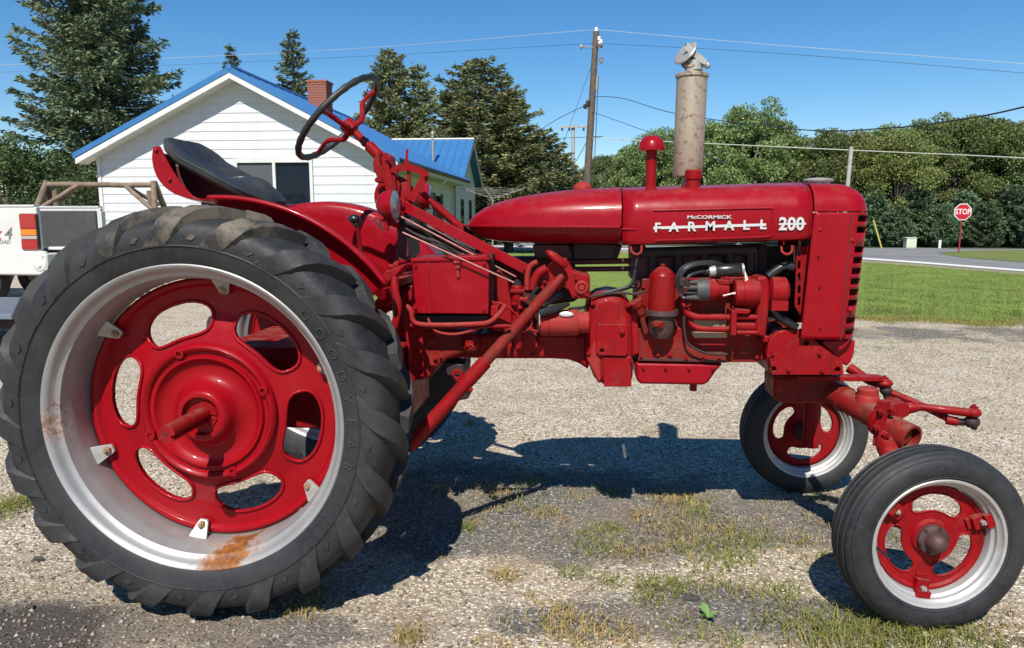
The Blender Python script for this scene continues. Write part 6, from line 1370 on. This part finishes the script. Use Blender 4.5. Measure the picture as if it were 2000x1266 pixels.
M['leafdark'] = islandmat('dark_shrub_foliage', [(0., (0.029, 0.055, 0.017)), (.5, (0.061, 0.096, 0.029)), (.9, (0.106, 0.137, 0.047)), (1., (0.143, 0.155, 0.062))], .6, .25)  # shrub leaves of a darker green than the wood's foliage
M['leafB'] = islandmat('yellowing_foliage', [(0., (0.099, 0.137, 0.034)), (.5, (0.188, 0.222, 0.062)), (1., (0.310, 0.308, 0.106))], .6, .25)
M['hedge'] = islandmat('white_pine_needles', [(0., (0.066, 0.129, 0.070)), (.5, (0.139, 0.227, 0.114)), (1., (0.268, 0.360, 0.181))], .65, .15)
def trunkmesh(pts_r, n=9):
    b = B()
    for pts, rs in pts_r: b.tube(pts, rs, n)
    return b
def conifer(seed, Ht, R0, whorls, per, needles, size, droop=.35, bare=0., irregular=.25, upt=.25, narrow=.85):
    g = np.random.default_rng(seed); bs = [([(0, 0, -.3), (0, 0, Ht*.5), (0, 0, Ht*.97)], [Ht*.018+.04, Ht*.011+.02, .012])]
    Bp, Bd, Bl = [], [], []
    for i in range(whorls):
        t = bare+(1-bare)*(i+.5)/whorls; z = Ht*t; L0 = R0*((1-t)**narrow)*(1 if t > .08 else .8)+.12
        for k in range(per):
            a = 2.4*i+6.283*k/per+g.normal(0, .25); ln = L0*max(.25, 1-irregular*abs(g.normal())); d = np.array([math.cos(a), math.sin(a), 0])
            p0 = np.array([0, 0, z+g.normal(0, Ht*.006)]); dr = droop*(1-t*1.1)
            pts = [p0+d*ln*s_+np.array([0, 0, ln*(-dr*s_+upt*s_*s_)]) for s_ in (0, .33, .66, 1.)]
            bs.append((pts, [.012+ln*.010, .010+ln*.007, .008+ln*.004, .004]))
            m_ = max(6, int(needles*ln/R0)); s_ = g.random(m_)**.72
            c = p0+d*(ln*s_)[:, None]+np.stack([0*s_, 0*s_, ln*(-dr*s_+upt*s_*s_)], -1)
            sd = np.array([-d[1], d[0], 0]); off_ = g.normal(0, 1, m_)*ln*.20*(1.12-s_)+g.normal(0, .03, m_)
            c = c+sd*off_[:, None]+np.stack([0*s_, 0*s_, g.normal(-.02, .035*(1+ln*.25), m_)-abs(off_)*.22], -1)
            dd = unit(d[None]*.8+sd[None]*np.sign(off_)[:, None]*.75+g.normal(0, .38, (m_, 3))+np.array([0, 0, -.08]))
            Bp.append(c); Bd.append(dd); Bl.append(size*g.uniform(.6, 1.4, m_))
    m_ = 60; Bp.append(np.stack([g.normal(0, .05, m_), g.normal(0, .05, m_), Ht*(.9+.11*g.random(m_))], -1)); Bd.append(unit(g.normal(0, .6, (m_, 3))+np.array([0, 0, .7]))); Bl.append(np.full(m_, size*.8))
    Bp, Bd, Bl = map(np.concatenate, (Bp, Bd, Bl)); V, Fq = spray(Bp, Bd, Bl, Bl*.15, g); return bs, V, Fq
def clumps(g, cs, rs, dens, size, up=.25):
    Ps, Ds, Ls = [], [], []
    for c, r in zip(cs, rs):
        n = int(dens*r*r); d = unit(g.normal(0, 1, (n, 3))); d[:, 2] = np.abs(d[:, 2])*np.where(g.random(n) < .72, 1, -1)
        rad = r*(.42+.68*g.random(n)**.8); Ps.append(c+d*rad[:, None]*np.array([1.1, 1.1, .8])); Ds.append(unit(d*.6+g.normal(0, .7, (n, 3))+np.array([0, 0, up]))); Ls.append(size*g.uniform(.6, 1.5, n))
    return np.concatenate(Ps), np.concatenate(Ds), np.concatenate(Ls)
def broadleaf(seed, Ht, Rw, ncl, dens, size, low=.2, cr=.26):
    g = np.random.default_rng(seed); cs, rs = [], []
    for i in range(ncl):
        t = g.random()**.8; z = Ht*(low+(1-low)*t*.94); rr = Rw*math.sqrt(max(.05, 1-((t-.42)/.62)**2)); a = g.random()*6.283; q = rr*g.random()**.4*.86
        cs.append(np.array([q*math.cos(a), q*math.sin(a), z+g.normal(0, Ht*.045)])); rs.append(Rw*cr*g.uniform(.30, 1.20))
    bs = [([(0, 0, -.3), (g.normal(0, .1), g.normal(0, .1), Ht*.4), (g.normal(0, .2), g.normal(0, .2), Ht*.85)], [Ht*.022+.04, Ht*.015+.02, .02])]
    for c in cs[:14]:
        z0 = Ht*g.uniform(.2, .5); bs.append(([(0, 0, z0), tuple(c*np.array([.5, .5, .5])+np.array([0, 0, z0*.55])), tuple(c)], [Ht*.010+.015, Ht*.006+.01, .012]))
    Pp, D, Ln = clumps(g, cs, rs, dens, size); V, Fq = spray(Pp, D, Ln, Ln*.34, g); return bs, V, Fq
PROTO = {}
def tree(name, label, key, make, loc, mat, sc=1., rz=0., group=None, bark='bark', cat='tree', sxy=None):
    if key not in PROTO:
        bs, V, Fq = make(); root = empty(name, (0, 0, 0)); b = trunkmesh(bs); b.build('trunk', bark, root, fixn=False, center=(0, 0, 0)); fastmesh('crown', V, Fq, M[mat], 4, (0, 0, 0), root); PROTO[key] = root; r = root
    else:
        r = copy_tree(PROTO[key]); r.name = name
        for c in r.children: c.name = c.name.split('.')[0]
    r.location = loc; r.rotation_euler = (0, 0, rz); q = sxy or sc; r.scale = (q, q, sc); tag(r, label, cat, group); return r
def place(px, Y): p = P(px, 480, Y); return Vector((p.x, Y, gz(Y)-.05))
def hgt(py, Y, px=1000): return P(px, py, Y).z-gz(Y)
# the big spruce on the left and the lesser ones
tree('spruce_tree', 'tall dark spruce with drooping ragged branches left of house', 'sp1', lambda: conifer(3, 16., 4.7, 50, 8, 560, .23, .42, .03, .34, .30, .60), place(222, 31), 'spruce')
tree('spruce_tree', 'narrow spruce tip just showing over the ridge of house', 'sp2', lambda: conifer(5, 11.2, 2.0, 30, 6, 260, .20, .2, .05, .2, .3, .8), place(471, 42), 'spruce', hgt(84, 42, 471)/11.3)
tree('spruce_tree', 'blue-grey spruce rising behind the brick chimney', 'sp3', lambda: conifer(8, 11.5, 2.6, 28, 6, 300, .21, .15, .05, .25, .35, .7), place(588, 38), 'spruce', hgt(56, 38, 588)/11.6)
tree('pine_tree', 'dense twin-topped pine behind the steering wheel', 'pn1', lambda: conifer(12, 10, 3.0, 28, 7, 420, .20, .05, .05, .28, .35, .55), place(768, 38), 'pine', hgt(92, 38, 768)/10.1)
tree('pine_tree', 'slim pine top growing beside the twin-topped pine', 'pn2', lambda: conifer(14, 9, 2.5, 24, 6, 360, .20, .05, .05, .3, .35, .6), place(822, 39), 'pine', hgt(122, 39, 822)/9.1)
def bigpine():
    bs, V, Fq = conifer(21, 9.6, 3.6, 26, 7, 480, .20, -.02, .05, .34, .28, .50)
    for k, (x, y, h, r) in enumerate(((-.9, .3, 8.6, 2.0), (1.0, -.3, 8.0, 2.4), (2.0, .2, 6.2, 2.6))):
        b2, V2, F2 = conifer(30+k, h, r, 20, 6, 360, .20, -.02, .15, .3, .3, .6); V2 = V2+np.array([x, y, 0]); Fq = np.concatenate([Fq, F2+len(V)]); V = np.concatenate([V, V2])
        bs += [([tuple(np.array(p)+np.array([x, y, 0])) for p in pts], rs) for pts, rs in b2]
    return bs, V, Fq
tree('pine_tree', 'broad olive pine with several leaders behind the blue-roofed wing', 'pn3', bigpine, place(940, 37), 'pine', hgt(112, 37, 915)/9.7, sxy=1.42)
# shrubs and low trees left of the house
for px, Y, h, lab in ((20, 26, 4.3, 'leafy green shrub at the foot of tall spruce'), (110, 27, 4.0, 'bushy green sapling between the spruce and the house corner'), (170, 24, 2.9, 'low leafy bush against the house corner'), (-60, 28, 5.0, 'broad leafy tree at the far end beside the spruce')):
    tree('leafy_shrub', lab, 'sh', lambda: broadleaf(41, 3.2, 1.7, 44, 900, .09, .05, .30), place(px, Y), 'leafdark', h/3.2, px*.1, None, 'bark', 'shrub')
# broadleaf wood beyond the road
spec = [(1178, 62, 305, 'a'), (1225, 60, 288, 'b'), (1268, 58, 268, 'a'), (1318, 60, 262, 'c'), (1392, 57, 238, 'b'), (1442, 55, 221, 'c'), (1492, 57, 240, 'a'), (1560, 60, 262, 'd'), (1612, 56, 248, 'b'), (1658, 60, 268, 'a'), (1690, 55, 247, 'd'), (1745, 54, 250, 'd'), (1795, 58, 248, 'c'), (1850, 56, 238, 'a'), (1905, 58, 228, 'b'), (1955, 54, 240, 'a'), (2020, 54, 232, 'c'), (2100, 54, 240, 'b'), (2190, 54, 236, 'a'), (1345, 66, 262, 'a'), (1530, 66, 262, 'b'), (1720, 66, 256, 'c'), (1880, 66, 240, 'c'), (1130, 64, 330, 'b')]
mk = {'a': lambda: broadleaf(51, 9, 3.4, 92, 760, .145), 'b': lambda: broadleaf(52, 9, 3.0, 84, 780, .145, .12), 'c': lambda: broadleaf(53, 9.5, 3.6, 96, 700, .15, .30), 'd': lambda: broadleaf(54, 9, 3.2, 60, 700, .145, .3)}
names = ['low leafy tree ending the wood beside the brown utility pole', 'dark round tree between the utility pole and the intake cap', 'green tree directly behind the red intake cap', 'wide tree just left behind the lower half of muffler', 'dark high tree leaning out right behind the muffler', 'tallest pointed tree of the wood, above the chrome letters', 'full tree next to the tallest one, above the chrome number', 'yellowing tree in the dip of the wood above the hood', 'dark tree in the wood just before the short guy pole', 'green tree of the wood standing straight behind the guy pole', 'yellowing tree between guy pole and tractor nose', 'yellowing pale-trunked tree above the yellow marker rod', 'wide tree above the cream utility cabinet', 'full green tree above the white marker post', 'rounded dark tree rising behind the stop sign', 'full green tree just past the one behind the stop sign', 'wide tree at the road end of the wood', 'dark tree at the very edge of the wood', 'back-row tree glimpsed beside the muffler', 'back-row tree glimpsed over the dip of the wood', 'back-row tree glimpsed above the yellowing trees', 'back-row tree glimpsed above the stop sign', 'low tree showing between the two poles']
spec = [s_ for s_ in spec if s_[0] != 2190]
for i, ((px, Y, py, k), nm) in enumerate(zip(spec, names)):
    hh = hgt(py, Y, px); tree('broadleaf_tree', nm, 'bl'+k, mk[k], place(px, Y), 'leafB' if k == 'd' else 'leafA', hh/9.3, i*1.7, 'broadleaf trees of the wood across the road', 'palebark' if k in 'cd' else 'bark')
# row of young white pines along the road
for i, (px, Y, py, nm) in enumerate([(1700, 53, 372, 'young white pine behind the base of yellow marker rod'), (1748, 51, 398, 'short young white pine just left behind the cream cabinet'), (1790, 53, 368, 'taller young white pine behind the cream cabinet'), (1836, 51, 394, 'young white pine behind the white marker post'), (1878, 53, 374, 'young white pine straight behind the stop sign'), (1922, 51, 390, 'young white pine beside the stop sign on its road side'), (1964, 52, 362, 'tall bushy young white pine past the stop sign'), (2012, 50, 384, 'young white pine at the end of the row'), (1664, 54, 380, 'young white pine mostly hidden by the tractor nose'), (2072, 50, 372, 'last young white pine of the row')]):
    k = i % 2; hh = hgt(py, Y, px)
    tree('white_pine', nm, 'wp%d' % k, (lambda: conifer(61, 4.2, 1.75, 18, 8, 420, .21, .0, .0, .30, .40, .50)) if k == 0 else (lambda: conifer(62, 4.0, 1.9, 17, 8, 440, .21, -.05, .0, .33, .42, .46)), place(px, Y), 'hedge', hh/4.2, i*2.1, 'young white pines along the road')
